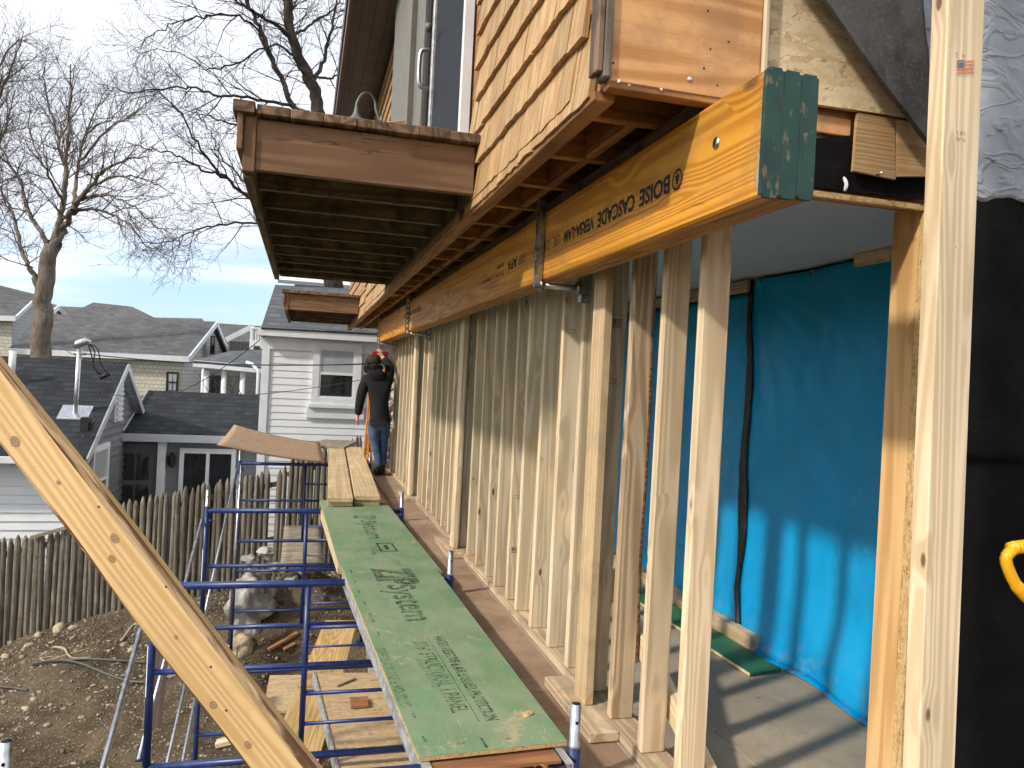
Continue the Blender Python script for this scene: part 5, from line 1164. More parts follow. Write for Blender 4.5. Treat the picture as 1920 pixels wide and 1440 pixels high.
# ================================================================== SCAFFOLD
XL, XR = -.84, 1.05
def sticker(x, Y, r, t):
    V, F = [], []
    for k in range(7):
        a = R(150) + R(75) * k / 6
        for z in (-.60, -.28): V.append((x + (r + .0012) * math.cos(a), Y + (r + .0012) * math.sin(a), z))
    F = [(2 * k, 2 * k + 2, 2 * k + 3, 2 * k + 1) for k in range(6)]
    st_ = mesh('label_sticker', V, F, M_TRIM, t, smooth=True)
    for k in range(6):
        z = -.57 + k * .05; a = R(180); p = [(x + (r + .0022) * math.cos(a + d), Y + (r + .0022) * math.sin(a + d), z + e) for d, e in ((-.2, 0), (.25, 0), (.25, .018), (-.2, .018))]; mesh('label_mark', p, [(0, 1, 2, 3)], M_INK, st_)
def frame_up(Y, lab, low=True, zlow=-1.03, rungs=(-.45,), ladder=True):
    t = thing('scaffold_tower', lab, 'scaffold', (.1, Y, -1), 'blue scaffold frames'); r = .0245
    for x in (XL, XR):
        tube('leg', [(x, Y, zlow - .02), (x, Y, .135)], r, M_BLUE, t)
        pn = tube('coupling_pin', [(x, Y, .12), (x, Y, .15), (x, Y, .152), (x, Y, .30)], [.0225, .0225, .020, .020], M_GALV, t)
        tube('pin_hole', [(x, Y - .0205, .235), (x, Y - .012, .235)], .0065, M_DARKHOLE, pn, n=10)
        tube('pin_bore', [(x, Y, .2985), (x, Y, .301)], .0155, M_DARKHOLE, pn, n=14)
        if x < 0: sticker(x, Y, r, t)
    tube('top_tube', [(XL, Y, .095), (XR, Y, .095)], r, M_BLUE, t)
    for z in rungs: tube('rung', [(XL, Y, z), (XR, Y, z)], r * .78, M_BLUE, t)
    if ladder:
        tube('inner_post', [(.10, Y, .095), (.10, Y, zlow)], r * .8, M_BLUE, t)
        for z in (-.20, -.64, -.84): tube('ladder_rung', [(.10, Y, z), (XR, Y, z)], r * .55, M_BLUE, t, n=8)
    tube('brace_stud', [(XL, Y, .0), (XL + .06, Y - .02, .0)], .012, M_BLUE, t, n=8)
    return t
def frame_low(Y, lab, ladder=True):
    t = thing('scaffold_tower', lab, 'scaffold', (.1, Y, -3), 'blue scaffold frames'); r = .0245; z1 = -1.055
    for x in (XL, XR):
        zb = ground_z(x, Y) + .03; tube('leg', [(x, Y, zb), (x, Y, z1 + .02)], r, M_BLUE, t); mesh('base_plate', *box_geo(x - .07, x + .07, Y - .07, Y + .07, zb - .03, zb), M_BLUE, t)
    tube('top_tube', [(XL, Y, z1), (XR, Y, z1)], r, M_BLUE, t)
    for z in (-1.50, -2.1): tube('rung', [(XL, Y, z), (XR, Y, z)], r * .78, M_BLUE, t)
    if ladder:
        tube('inner_post', [(.14, Y, z1), (.14, Y, -2.1)], r * .62, M_BLUE, t)
        for z in (-1.28, -1.72, -1.9): tube('ladder_rung', [(.14, Y, z), (XR, Y, z)], r * .5, M_BLUE, t, n=8)
FY = (2.71, 5.25, 7.98, 11.97)
frame_up(FY[0], 'nearest upper blue scaffold frame, its galvanised pin beside the sill pad')
frame_up(FY[1], 'second upper blue scaffold frame, under the joint of the green sheathing')
frame_up(FY[2], 'third upper blue scaffold frame, under the near ends of the planks')
frame_up(FY[3], 'farthest upper blue scaffold frame, beside the worker')
frame_low(FY[1], 'nearest lower blue scaffold frame standing on the dirt below the platform')
frame_low(FY[2], 'middle lower blue scaffold frame beside the whitish boulder')
frame_low(FY[3], 'farthest lower blue scaffold frame near the picket fence')
def cross(x, ya, za, yb, zb, lab):
    o = tube('cross_brace', [(x, ya, za), (x, yb, zb)], .0155, M_GALV, n=10); tag(o, lab, 'brace', 'galvanised scaffold cross braces')
    for y, z in ((ya, za), (yb, zb)): tube('bolt', [(x - .02, y, z), (x + .03, y, z)], .011, M_BLUE, o, n=8)
cross(XL - .045, FY[2], .0, FY[1], -1.0, 'galvanised cross brace rising to the third frame at the left')
cross(XL - .065, FY[1], -.15, FY[0] + .2, -1.35, 'bright galvanised brace sloping down beside the nearest label')
cross(XL - .045, FY[3], .0, FY[2], -1.35, 'thin far galvanised brace in front of the pickets')
cross(XL - .03, FY[1], -1.1, 3.3, -2.0, 'low galvanised brace running to the bottom edge of the photo')
cross(XL - .03, FY[2], -1.05, FY[1], -1.95, 'low galvanised brace below the leaning timber')
cross(XL + .05, FY[2] + .05, -1.2, FY[1], -2.2, 'galvanised brace close beside the dark green leg strap')
for Y_, dx_ in ((FY[3] - .25, -.02),): tag(tube('upright_pipe', [(XL - .02, Y_, -2.5), (XL + .04, Y_, .1)], .016, M_GALV, n=10), 'slim galvanised upright in front of the fence', 'pipe')

# --- near aluminium plank with the green sheathing on it
q = lambda px, py, z: at(px, py, Z=z)
PZ = .152
a0, a1, a2, a3 = q(785, 1420, PZ), q(1064, 1390, PZ), q(815, 1062, PZ), q(641, 1062, PZ)
AP = thing('aluminium_plank', 'worn aluminium scaffold plank carrying the near green panel', 'scaffold plank', (a0.x + .3, 4, .1))
dn = Vector((0, 0, -1))
e0, e1 = Vector((a0.x, a0.y, 0)), Vector((a3.x, a3.y, 0)); f0, f1 = Vector((a1.x, a1.y, 0)), Vector((a2.x, a2.y, 0))
ed = (e1 - e0).normalized(); fd = (f1 - f0).normalized()
def rail(nm, s, e, zt, zb, inw):
    d = (e - s); n = Vector((-d.y, d.x, 0)).normalized() * inw
    for nm2, w0, w1, za, zb_ in ((nm, 0, .004, zb, zt), ('flange', .004, .028, zt - .004, zt), ('flange', .004, .028, zb, zb + .004), ('rib', -.003, -.0002, zt - .03, zt - .024), ('rib', -.003, -.0002, zb + .02, zb + .026)):
        v = [s + n * w0, e + n * w0, e + n * w1, s + n * w1]; slab(nm2, [Vector((p.x, p.y, zb_)) for p in v], zb_ - za, M_ALU, AP, down=(0, 0, -1))
rail('side_rail', e0 - ed * .16 + Vector((.012, 0, 0)), e1 - ed * .02, PZ - .019, PZ - .115, -1)
rail('side_rail', f0 - fd * .12 + Vector((-.02, 0, 0)), f1 - fd * .02 + Vector((-.02, 0, 0)), PZ - .022, PZ - .115, 1)
slab('plywood_deck', [Vector((a0.x + .03, a0.y - .06, PZ - .028)), Vector((a1.x - .05, a1.y - .08, PZ - .028)), Vector((a2.x - .05, a2.y, PZ - .028)), Vector((a3.x + .03, a3.y, PZ - .028))], .012, W_RED, AP, down=(0, 0, -1))
rr = random.Random(8); V, F = [], []
for k in range(46):   # torn plywood edge
    t = k / 45; p = Vector((lerp(a0.x + .035, a1.x - .06, t), lerp(a0.y, a1.y, t) - .055 - rr.uniform(0, .03), PZ - .032 - rr.uniform(0, .006))); V += [p, p + Vector((.006, .12, 0)), p + Vector((.014, .0 + rr.uniform(-.01, .01), -.008)), p + Vector((.016, .12, -.008))]
    if k: o = 4 * k; F += [(o - 4, o, o + 1, o - 3), (o - 2, o - 1, o + 3, o + 2), (o - 4, o - 2, o + 2, o)]
mesh('splintered_edge', V, F, W_RED, AP)
for k in range(5): yy = a0.y - .3 + k * .7; bx('cross_bar', a0.x + .03, a1.x - .06, yy, yy + .04, PZ - .10, PZ - .06, M_ALU, AP)
slab('lower_deck_board', [Vector((a0.x + .06, a0.y - .5, -.02)), Vector((a0.x + .26, a0.y - .5, -.02)), Vector((a0.x + .26, a0.y + .9, -.02)), Vector((a0.x + .06, a0.y + .9, -.02))], .04, W_BOARD, AP, down=(0, 0, -1))
slab('lower_deck_board', [Vector((a0.x + .28, a0.y - .5, -.03)), Vector((a0.x + .50, a0.y - .5, -.03)), Vector((a0.x + .50, a0.y + .9, -.03)), Vector((a0.x + .28, a0.y + .9, -.03))], .04, W_OLD, AP, down=(0, 0, -1))
def panel(lab, A0, A1, A2, A3, z, ymark):
    t = thing('green_sheathing', lab, 'sheathing', (A0.x + .3, (A0.y + A2.y) / 2, z), 'green sheathing panels on the scaffold')
    c = [Vector((p.x, p.y, z)) for p in (A0, A1, A2, A3)]
    d = (c[3] - c[0]).normalized(); M = Matrix((d, Vector((-d.y, d.x, 0)), Vector((0, 0, 1)))).transposed().to_4x4(); M.translation = c[0]; Mi = M.inverted()
    def s2(nm, th, mat, off):
        lq = [Mi @ (p + Vector((0, 0, off))) for p in c]; k = 4; v = lq + [p - Vector((0, 0, th)) for p in lq]
        return mesh(nm, v, [(0, 1, 2, 3), (7, 6, 5, 4)] + [(i, i + 4, (i + 1) % 4 + 4, (i + 1) % 4) for i in range(4)], mat, t, M)
    s2('coating', .0015, M_GREEN, 0); s2('strand_core', .0145, M_CHIP, -.0016)
    return t
GP1 = panel('near green sheathing panel with large dark lettering on the scaffold', a0, a1, a2, a3, PZ, 0)
b1, b2 = at(737, 958, Z=PZ - .018), at(604, 952, Z=PZ - .018)
c0_, c1_ = at(640, 1066, Z=PZ - .018), at(825, 1066, Z=PZ - .018)
GP2 = panel('far green sheathing panel half covered by the stacked planks', c0_ + Vector((-.005, -.1, 0)), c1_ + Vector((0, -.1, 0)), b1 + (b1 - c1_).normalized() * .5, b2 + (b2 - c0_).normalized() * .5, PZ - .018, 0)
r2 = c0_ - Vector((0, .1, 0)); r3 = b2.copy()
sl = slab('edge_lath', [Vector((r2.x - .012, r2.y + .35, PZ - .036)), Vector((r2.x + .03, r2.y + .35, PZ - .036)), Vector((r3.x + .03, r3.y, PZ - .036)), Vector((r3.x - .012, r3.y, PZ - .036))], .085, W_STUD, None, down=(0, 0, -1)); tag(sl, 'pale board on edge under the far green panel', 'board')
# lettering: reads towards the camera, letter tops to the right
RD = (a0 - a3).normalized(); RU = Vector((-RD.y, RD.x, 0))
if RU.x < 0: RU = -RU
def zt(body, px0, py0, px1, py1, h, par, z=PZ, bold=0, mat=M_INKW):
    p, e = at(px0, py0, Z=z), at(px1, py1, Z=z); d = (e - p); d.z = 0; u = Vector((-d.y, d.x, 0)).normalized(); u = u if u.x > 0 else -u
    text('printed_lettering', body, p, d, u, d.length, h, mat, par, lift=.0008, bold=bold)
zt('ZIP', 694, 1066, 711, 1098, .275, GP1, bold=.045); zt('System', 707, 1098, 742, 1166, .24, GP1, bold=.02); zt('R', 790, 1168, 793, 1172, .02, GP1)
zt('7/16" STRUCTURAL 1 PANEL', 773, 1204, 848, 1338, .08, GP1, bold=.01)
zt('WATER-RESISTIVE & AIR BARRIER PROTECTION', 811, 1193, 912, 1352, .055, GP1, bold=.035)
zt('TAPE CLARK USE E ROUILLO', 703, 1215, 752, 1327, .045, GP1, bold=-.01)
zt('EXPOSURE 1  HUD-UM-40C', 779, 1236, 812, 1292, .022, GP1)
for k in range(8): zt('IN FT', 716 + k * 6.4, 1216 + k * 14.5, 719 + k * 6.4, 1224 + k * 14.5, .02, GP1)
p0, p1 = at(801, 1194, Z=PZ), at(899, 1353, Z=PZ); d = (p1 - p0).normalized(); n_ = Vector((-d.y, d.x, 0)) * .0022
mesh('printed_line', [p0 + n_ + Vector((0, 0, .0009)), p1 + n_ + Vector((0, 0, .0009)), p1 - n_ + Vector((0, 0, .0009)), p0 - n_ + Vector((0, 0, .0009))], [(0, 1, 2, 3)], M_INKW, GP1)
for (x0, y0_, x1, y1_) in ((657, 1068, 660, 1074), (664, 1088, 667, 1094), (672, 1105, 674, 1112), (683, 1128, 686, 1135), (692, 1150, 695, 1157), (698, 1161, 701, 1168), (708, 1185, 711, 1192), (774, 1338, 779, 1346), (793, 1381, 799, 1391), (855, 1395, 872, 1393), (902, 1384, 913, 1402), (949, 1386, 960, 1384)):
    p0, p1 = at(x0, y0_, Z=PZ), at(x1, y1_, Z=PZ); d = (p1 - p0).normalized(); n_ = Vector((-d.y, d.x, 0)) * .005; h_ = Vector((0, 0, .0009))
    mesh('printed_tick', [p0 + n_ + h_, p1 + n_ + h_, p1 - n_ + h_, p0 - n_ + h_], [(0, 1, 2, 3)], M_INKW, GP1)
zz = PZ - .018
zt('ZIP', 662, 966, 664, 974, .21, GP2, zz, .045); zt('System', 666, 976, 680, 1010, .19, GP2, zz, .02); zt('ZIP SYSTEM', 693, 1024, 698, 1040, .03, GP2, zz, .02); zt('7/16', 701, 1024, 705, 1034, .1, GP2, zz)
zt('ZIPSystem AIR', 735, 1050, 742, 1062, .06, GP2, zz)
for z_, d0 in ((0, 0),):
    cx, cyy = at(723, 1026, Z=zz), 0
    mesh('printed_box', *merge([box_geo(-.06, .075, -.15, -.13, 0, .0005), box_geo(-.06, .075, .13, .15, 0, .0005), box_geo(-.06, -.045, -.13, .13, 0, .0005), box_geo(.06, .075, -.13, .13, 0, .0005), box_geo(-.01, .02, -.08, .08, 0, .0005)]), M_INKW, GP2, Matrix.Translation(cx + Vector((0, 0, .0006))) @ Matrix.Rotation(.04, 4, 'Z'))
bk = rock('wood_crumb', at(905, 1345, Z=PZ) + Vector((.19, 0, .004)), (.03, .02, .006), M_CHIP, 4, sub=1, rough=.5); tag(bk, 'torn flake of pale wood near the panel corner', 'chip')

# --- planks lying on the far green panel
def plank(lab, p0, p1, w, z, th=.048): o = board('scaffold_plank', Vector((p0[0], p0[1], z + th / 2)), Vector((p1[0], p1[1], z + th / 2)), w, th, W_PLANK, bev=.004); return tag(o, lab, 'plank', 'planks stacked on the far panel')
zb = PZ - .016
plank('lower plank of the left pair on the far green panel', (.425, 8.02), (.62, 13.4), .255, zb)
plank('upper plank of the left pair on the far green panel', (.423, 7.98), (.60, 13.3), .252, zb + .050)
plank('lower plank of the right pair on the far green panel', (.705, 8.12), (.90, 13.6), .26, zb, .05)
plank('upper plank of the right pair, nearest the studs', (.703, 8.10), (.895, 13.5), .262, zb + .052, .05)
o = board('scaffold_plank', (.42, 13.2, .245), (.72, 16.2 - 1.9, .26), .62, .04, W_GREY); tag(o, 'grey board lying beyond the stacked planks', 'plank')
def redsheet(u, v):
    A_, B_, C2, D_ = at(407, 833, Y=10.9), at(609, 866, Z=.17), at(600, 831, Z=.19), at(439, 796, Y=12.9)
    C2 = at(600, 830, Y=13.2); p = A_.lerp(B_, u).lerp(D_.lerp(C2, u), v); return p + Vector((0, 0, -.03 * math.sin(u * math.pi) - .02 * math.sin(v * math.pi)))
rs_ = sheet('reddish_panel', redsheet, 16, 10, M_OSBRED, None, .014, (0, 0, -1)); tag(rs_, 'warped reddish strand board sheet sticking out left from the scaffold', 'board')

# --- lower level
LP = thing('lower_scaffold_plank', 'lower scaffold plank with strand board top and grey metal edges', 'scaffold plank', (.5, 5.5, -1.2))
lz = -1.16
c = [at(592, 1262, Z=lz), at(690, 1262, Z=lz), at(765, 1440, Z=lz), at(636, 1440, Z=lz)]; c[2] += (c[2] - c[1]) * .8; c[3] += (c[3] - c[0]) * .8; c[1].x += .1; c[2].x += .1
slab('deck_sheet', [c[3], c[2], c[1], c[0]], .02, M_OSB2, LP, down=(0, 0, -1))
for s_0, s_1 in ((c[3], c[0]), (c[2], c[1])): d = (s_1 - s_0).normalized(); n_ = Vector((d.y, -d.x, 0)); board('edge_rail', s_0 + Vector((-.014 if s_0 is c[3] else .014, 0, -.03)), s_1 + Vector((-.014 if s_0 is c[3] else .014, 0, -.03)), .024, .085, M_ALU, LP)
o = board('wood_block', at(657, 1318, Z=lz + .02), at(690, 1316, Z=lz + .02), .16, .03, W_RED); tag(o, 'small orange wood block on the lower scaffold plank', 'block')
o = board('splinter', at(632, 1286, Z=lz + .012), at(667, 1272, Z=lz + .012), .02, .014, W_GREY); tag(o, 'dark splinter lying beyond the wood block', 'splinter')
o = board('plywood_strip', at(640, 1165, Z=-1.75), at(545, 1440, Z=-1.75), .42, .03, W_BOARD); tag(o, 'yellowish plywood strip running under the lower scaffold plank', 'plywood')
o = board('plywood_strip', at(590, 1400, Z=-1.95), at(520, 1480, Z=-1.95), .35, .04, W_OLD); tag(o, 'brown board below the yellowish plywood strip', 'plywood')
gz = -2.55
o = slab('ground_sheet', [at(492, 1334, Z=gz), at(592, 1334, Z=gz), at(600, 1265, Z=gz + .1), at(506, 1266, Z=gz + .1)], .02, M_OSB2, None, down=(0, 0, -1)); tag(o, 'dusty strand board sheet on the ground under the scaffold', 'board')
o = board('mauve_board', at(303, 1195, Y=8.6), at(284, 1366, Y=8.3), .17, .045, W_PURP, up=(.3, -1, 0)); tag(o, 'faded mauve board leaning behind the nearest labelled leg', 'board')
o = board('grey_lath', at(303, 1195, Y=9.3), at(330, 1268, Y=8.9), .14, .03, W_GREY, up=(.2, -1, .3)); tag(o, 'short grey board leaning beside the mauve board', 'board')
sb = sheet('tilted_board', lambda u, v: at(lerp(526, 607, u), 1055, Y=12.45).lerp(at(lerp(533, 601, u), 985, Y=13.9), v), 6, 6, W_GREY, None, .03, (0, 0, -1)); tag(sb, 'weathered grey board resting on the rubble heap', 'board')
o = tube('dig_bar', [at(545, 1070, Y=12.4) + Vector((0, 0, .01)), at(640, 1066, Y=12.4) + Vector((0, 0, .01))], .03, M_BLUE, n=8); tag(o, 'blue tube under the weathered grey board', 'tube')

# ================================================================== NEAR TIMBER
TB = thing('leaning_timber', 'thick yellow timber brace leaning across the lower left foreground', 'timber', (-.2, 1.6, .5))


A1, A2 = at(-60, 612, Y=1.50), at(-60, 778, Y=1.50)           # upper left, top and bottom edge
B1, B2 = at(600, 1440, Y=1.24), at(424, 1440, Y=1.24)
dt = ((B1 + B2) - (A1 + A2)) / 2; ctrA, ctrB = (A1 + A2) / 2, (B1 + B2) / 2
axis = dt.normalized(); viewn = (CAMP - (ctrA + ctrB) / 2).normalized(); nrm = (viewn - axis * viewn.dot(axis)).normalized()
nrm = (Matrix.Rotation(R(15), 3, axis) @ nrm)
wvec = nrm.cross(axis); wA = abs((A1 - A2).dot(wvec)); wB = abs((B1 - B2).dot(wvec)); print('timber widths', wA, wB)
ww = (wA + wB) / 2 * .82
Lx = dt.length + 1.3
Mt = frame(axis, nrm); Mt.translation = (ctrA - axis * .3) - nrm * .03
NL = 70; th_ = .046; V, F = [], []
prof = []
for i in range(NL + 1):
    s = Lx * i / NL; nz1 = noise.noise(Vector((s * 3.1, 0, 1))) * .004; nz2 = noise.noise(Vector((s * 2.3, 4, 1))) * .004
    wn_ = max(0, .012 + .014 * noise.noise(Vector((s * 2.0, 9, 3)))) ; wu = max(0, .004 + .009 * noise.noise(Vector((s * 2.6, 2, 7))))
    h0, h1 = -ww / 2 + nz1, ww / 2 + nz2
    prof.append([(s, h0 + wu, 0), (s, h0 - .0, -.004 - wu * .9), (s, h0, -th_), (s, h1, -th_), (s, h1, -.004 - wn_), (s, h1 - wn_ * .8, 0)])
for p in prof: V += p
for i in range(NL):
    for j in range(6): a_, b_ = i * 6 + j, i * 6 + (j + 1) % 6; F.append((a_, a_ + 6, b_ + 6, b_))
F.append(tuple(range(5, -1, -1))[::-1]); F.append(tuple(NL * 6 + j for j in range(6))[::-1])
tb = mesh('timber_body', V, F, W_TIMBER, TB, Mt); tb.data.materials.append(M_WANE)
for i in range(NL):
    for j in (0, 4):
        p = tb.data.polygons[i * 6 + j]; p.material_index = 1
tb.data.update()
# knots seen on the broad face
def m_knot():
    s = NT('knot'); v = s.coords('Object'); d = s.n('ShaderNodeVectorMath', operation='LENGTH'); s.set(d.inputs[0], v); L_ = s.math('ADD', d.outputs['Value'], s.math('MULTIPLY', s.noise(v, 130, 3), .006))
    rg_ = s.math('PINGPONG', s.math('MULTIPLY', L_, 260), .5); c = s.mix(s.ramp(rg_, .1, .45), (.20, .105, .045), (.38, .225, .105)); return s.fin(c, .7)
M_KNOT = m_knot()
fp = Mt @ Vector((0, 0, .0004))
for k_, (px, py, r_) in enumerate(((28, 828, .0135), (215, 1010, .012), (210, 1048, .0095), (400, 1322, .0095), (465, 1397, .009), (110, 905, .006), (330, 1195, .006))):
    d_ = RGT * ((px - 960) / FPX) - UPV * ((py - 720) / FPX) + FWD; hit_ = CAMP + d_ * ((fp - CAMP).dot(nrm) / d_.dot(nrm)); rk = random.Random(k_)
    vv = [(math.cos(6.2832 * j / 18) * r_ * .8 * rk.uniform(.88, 1.1), math.sin(6.2832 * j / 18) * r_ * .56 * rk.uniform(.88, 1.1), 0) for j in range(18)]
    Mk = frame(axis, nrm); Mk.translation = hit_; mesh('knot', vv, [tuple(range(18))], M_KNOT, TB, Mk)
# nail holes
rr = random.Random(6)
for k, (s, y_) in enumerate(((.62, .3), (.95, .12), (1.02, -.15), (.8, .38))):
    pos = Mt @ Vector((s, y_ * ww, .0003)); tube('nail_hole', [pos, pos + nrm * .0006],   .0018, M_DARKHOLE, TB, n=8)

# ================================================================== FAR END: STEPLADDER AND WORKER
LD = thing('stepladder', 'orange stepladder with red top held by the worker', 'ladder', (1.1, 12.1, 0))
lt = 1.80
for sx in (-1, 1):
    board('front_rail', (1.13 + sx * .14, 11.75, .0), (1.13 + sx * .10, 12.0, lt), .075, .03, M_ORANGE, LD, up=(1, 0, 0), bev=.004); board('rear_rail', (1.13 + sx * .14, 12.45, .0), (1.13 + sx * .10, 12.12, lt), .05, .03, M_ORANGE, LD, up=(1, 0, 0), bev=.004)
for k in range(6): z = .27 * (k + 1); t = z / lt; h = lerp(.14, .10, t); board('step', (1.13 - h, lerp(11.75, 12.0, t), z), (1.13 + h, lerp(11.75, 12.0, t), z), .085, .03, M_ALU, LD)
bx('top_cap', 1.0, 1.25, 11.93, 12.19, lt, lt + .06, M_REDCAP, LD, bev=.012)
bx('cap_flange', 1.005, 1.245, 11.925, 11.95, lt - .11, lt - .002, M_REDCAP, LD, bev=.006)
fr_ = [o for o in LD.children if o.name.startswith('front_rail')][0]
text('printed_lettering', 'DANGER', (.987, 11.735, .30), (0, .14, 1), (-1, 0, 0), .32, .02, M_INK, fr_, bold=.02)

PS = thing('person', 'worker in black hoodie, olive cap and blue jeans, back turned, reaching up', 'person', (1.15, 11.55, 0))
def skinned(name, joints, edges, mat, parent, sub=2, root=0):
    me = bpy.data.meshes.new(name); me.from_pydata([j[0] for j in joints], edges, []); me.materials.append(mat); o = bpy.data.objects.new(name, me); reg(o, None, parent)
    o.modifiers.new('skin', 'SKIN'); sv = me.skin_vertices[0].data
    for i, j in enumerate(joints): sv[i].radius = (j[1], j[2] if len(j) > 2 else j[1]); sv[i].use_root = (i == root)
    o.modifiers['skin'].use_smooth_shade = True; md = o.modifiers.new('subd', 'SUBSURF'); md.levels = sub; md.render_levels = sub
    return o
yp = 11.55
# body: head, neck, torso, arms, legs in one surface
hips = (1.12, yp, .95); chest = (1.06, yp, 1.36); neck = (1.03, yp, 1.54)
body = [(hips, .13, .10), ((1.10, yp, 1.12), .125, .095), (chest, .15, .10), (neck, .055), ((1.02, yp + .02, 1.60), .05), ((1.015, yp + .03, 1.70), .085, .095), ((1.015, yp + .04, 1.77), .07, .08),
        ((.90, yp, 1.43), .065), ((.835, yp, 1.16), .048), ((.815, yp + .06, .92), .034), ((.805, yp + .07, .85), .032, .02),
        ((1.22, yp, 1.46), .065), ((1.26, yp + .18, 1.62), .048), ((1.16, yp + .36, 1.78), .034), ((1.13, yp + .40, 1.83), .033, .022),
        ((1.04, yp, .86), .085), ((1.06, yp + .02, .48), .06), ((1.13, yp - .04, .10), .045), ((1.12, yp + .10, .05), .04),
        ((1.21, yp, .87), .085), ((1.20, yp + .10, .48), .06), ((1.20, yp + .06, .10), .045), ((1.20, yp + .2, .05), .04)]
be = [(0, 1), (1, 2), (2, 3), (3, 4), (4, 5), (5, 6), (2, 7), (7, 8), (8, 9), (9, 10), (2, 11), (11, 12), (12, 13), (13, 14), (0, 15), (15, 16), (16, 17), (17, 18), (0, 19), (19, 20), (20, 21), (21, 22)]
skinned('body', body, be, M_SKIN, PS)
jk = [((1.125, yp, .84), .168, .148), ((1.12, yp, .93), .18, .155), ((1.105, yp, 1.10), .186, .15), ((1.07, yp, 1.34), .186, .137), ((1.045, yp, 1.50), .10, .09), ((1.035, yp + .01, 1.56), .085, .085),
      ((.90, yp, 1.42), .095), ((.85, yp, 1.24), .083), ((.825, yp + .01, 1.08), .073), ((.812, yp + .05, .92), .058), ((.81, yp + .055, .895), .05),
      ((1.21, yp, 1.46), .10), ((1.265, yp + .10, 1.55), .085), ((1.25, yp + .2, 1.65), .07), ((1.17, yp + .34, 1.75), .055)]
skinned('hoodie', jk, [(0, 1), (1, 2), (2, 3), (3, 4), (4, 5), (3, 6), (6, 7), (7, 8), (8, 9), (9, 10), (3, 11), (11, 12), (12, 13), (13, 14)], M_HOOD, PS, root=1)
jn = [((1.125, yp, 1.0), .15, .12), ((1.125, yp, .82), .15, .13), ((1.05, yp, .74), .105, .115), ((1.065, yp + .03, .48), .078), ((1.12, yp - .01, .28), .07), ((1.14, yp - .04, .12), .072),
      ((1.20, yp + .01, .74), .105, .115), ((1.20, yp + .10, .48), .078), ((1.205, yp + .08, .28), .07), ((1.205, yp + .06, .12), .072)]
skinned('jeans', jn, [(0, 1), (1, 2), (2, 3), (3, 4), (4, 5), (1, 6), (6, 7), (7, 8), (8, 9)], M_JEANS, PS)
for x, yb_ in ((1.14, yp - .04), (1.205, yp + .06)): skinned('boot', [((x, yb_, .17), .062), ((x, yb_, .065), .06, .055), ((x - .01, yb_ + .1, .05), .055, .045), ((x - .015, yb_ + .19, .04), .05, .035)], [(0, 1), (1, 2), (2, 3)], M_BOOT, PS, root=1)
rock('hood', Vector((1.04, yp - .075, 1.50)), (.135, .075, .10), M_HOOD, 0, PS, sub=2, rough=.15)
# hands: palm with five fingers each
def hand(c, dirn, side, nm):
    c, dirn, side = Vector(c), Vector(dirn).normalized(), Vector(side).normalized(); up_ = dirn.cross(side)
    J = [(c, .026, .016), (c + dirn * .05, .032, .016)]; E_ = [(0, 1)]
    for k, (off, L) in enumerate(((-.028, .07), (-.010, .082), (.009, .078), (.027, .062))):
        a_ = c + dirn * .075 + side * off; b_ = a_ + dirn * L * .5 + up_ * .012; d_ = b_ + dirn * L * .35 + up_ * .028; i = len(J); J += [(a_, .0105), (b_, .0095), (d_, .008)]; E_ += [(1, i), (i, i + 1), (i + 1, i + 2)]
    i = len(J); J += [(c + dirn * .03 - side * .045, .012), (c + dirn * .07 - side * .06 + up_ * .02, .0095)]; E_ += [(0, i), (i, i + 1)]
    skinned(nm, J, E_, M_SKIN, PS, sub=2)
hand((.808, yp + .06, .88), (-.12, .1, -1), (.2, 1, 0), 'hand'); hand((1.15, yp + .37, 1.80), (-.3, .4, .75), (1, .3, .2), 'hand')
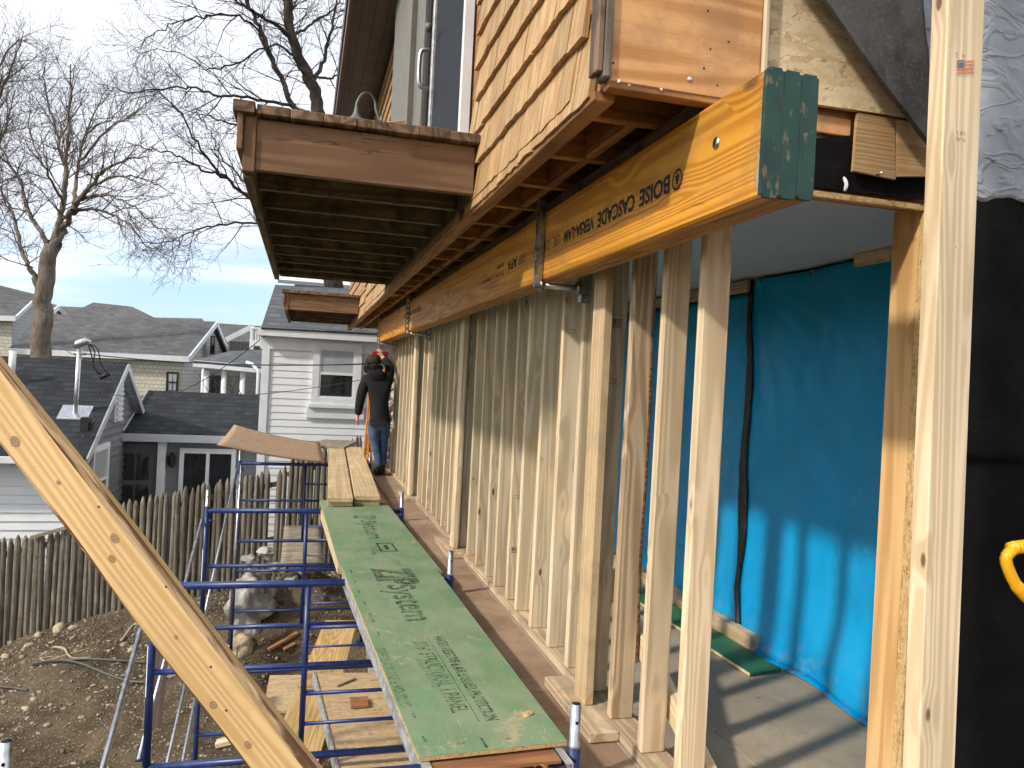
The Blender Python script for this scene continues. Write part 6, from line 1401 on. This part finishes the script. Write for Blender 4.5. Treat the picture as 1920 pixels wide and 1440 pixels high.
# hair and cap
rr = random.Random(9); V, F = [], []
for i in range(240):
    a_ = rr.uniform(0, 6.28); e_ = rr.uniform(-.5, .35); d = Vector((math.cos(a_) * math.cos(e_), math.sin(a_) * math.cos(e_), math.sin(e_))); p = Vector((1.0, yp + .025, 1.62)) + Vector((d.x * .105, d.y * .115, d.z * .10))
    q_ = [p + d * .02 * math.sin(k) + Vector((rr.gauss(0, .012), rr.gauss(0, .012), -.016 * k)) for k in range(5)]; v, f = tube_geo(q_, [.008, .009, .008, .007, .003], 4); o = len(V); V += v; F += [tuple(z + o for z in y_) for y_ in f]
mesh('hair', V, F, M_HAIR, PS, smooth=True)
bm = bmesh.new(); bmesh.ops.create_uvsphere(bm, u_segments=24, v_segments=14, radius=1); bmesh.ops.delete(bm, geom=[v for v in bm.verts if v.co.z < -.25], context='VERTS')
for v in bm.verts: v.co = Vector((1.0 + v.co.x * .118, yp + .03 + v.co.y * .128, 1.69 + max(v.co.z, -.2) * .12 * (1.0 if v.co.z < .7 else .93)))
geo = bmesh.ops.extrude_face_region(bm, geom=[f for f in bm.faces]); 
me = bpy.data.meshes.new('cap'); bm.to_mesh(me); bm.free(); me.materials.append(M_CAP); [setattr(p, 'use_smooth', True) for p in me.polygons]; cp_ = reg(bpy.data.objects.new('cap', me), None, PS)
mesh('visor', *tube_geo([(1.0, yp + .12, 1.67), (1.0, yp + .17, 1.665), (1.0, yp + .22, 1.655)], [.1, .09, .05], 14), M_CAP, cp_, Matrix.Identity(4), smooth=True).scale = (1, 1, 1)

# ================================================================== SHOVEL AND SMALL THINGS
SV = thing('shovel', 'yellow D-shaped shovel grip leaning on the black papered wall', 'shovel', (2.35, 1.9, .0))
ys = 1.93
g0 = at(1893, 1028, Y=ys); g1 = at(1886, 1048, Y=ys); g2 = at(1900, 1088, Y=ys); g3 = at(1919, 1113, Y=ys); sh = at(1935, 1128, Y=ys); gtop2 = at(1958, 1020, Y=ys); gr2 = at(1966, 1040, Y=ys); gr3 = at(1962, 1075, Y=ys)
mesh('grip', *merge([tube_geo(bez([g0 + Vector((.02, 0, 0)), g1, g2, g3, sh], 5), [.018] * 12 + [.021] * 9, 10), tube_geo(bez([gtop2, gr2, gr3, sh], 5), .014, 10), tube_geo([g0, gtop2], .019, 12)] + [tube_geo([g0.lerp(gtop2, t), g0.lerp(gtop2, t + .04)], .0215, 12) for t in (.12, .22, .32, .42, .52, .62, .72)]), M_YELLOW, SV, smooth=True)
tube('shaft', [sh + Vector((-.01, 0, .02)), sh + Vector((.18, .0, -1.0))], .016, M_LAMP, SV)
mesh('blade', *tube_geo([sh + Vector((.17, 0, -.95)), sh + Vector((.18, -.01, -1.0)), sh + Vector((.2, -.02, -1.25))], [.03, .11, .09], 8), M_GALV, SV)
for p in ((at(1650, 900, Z=.1)),): pass
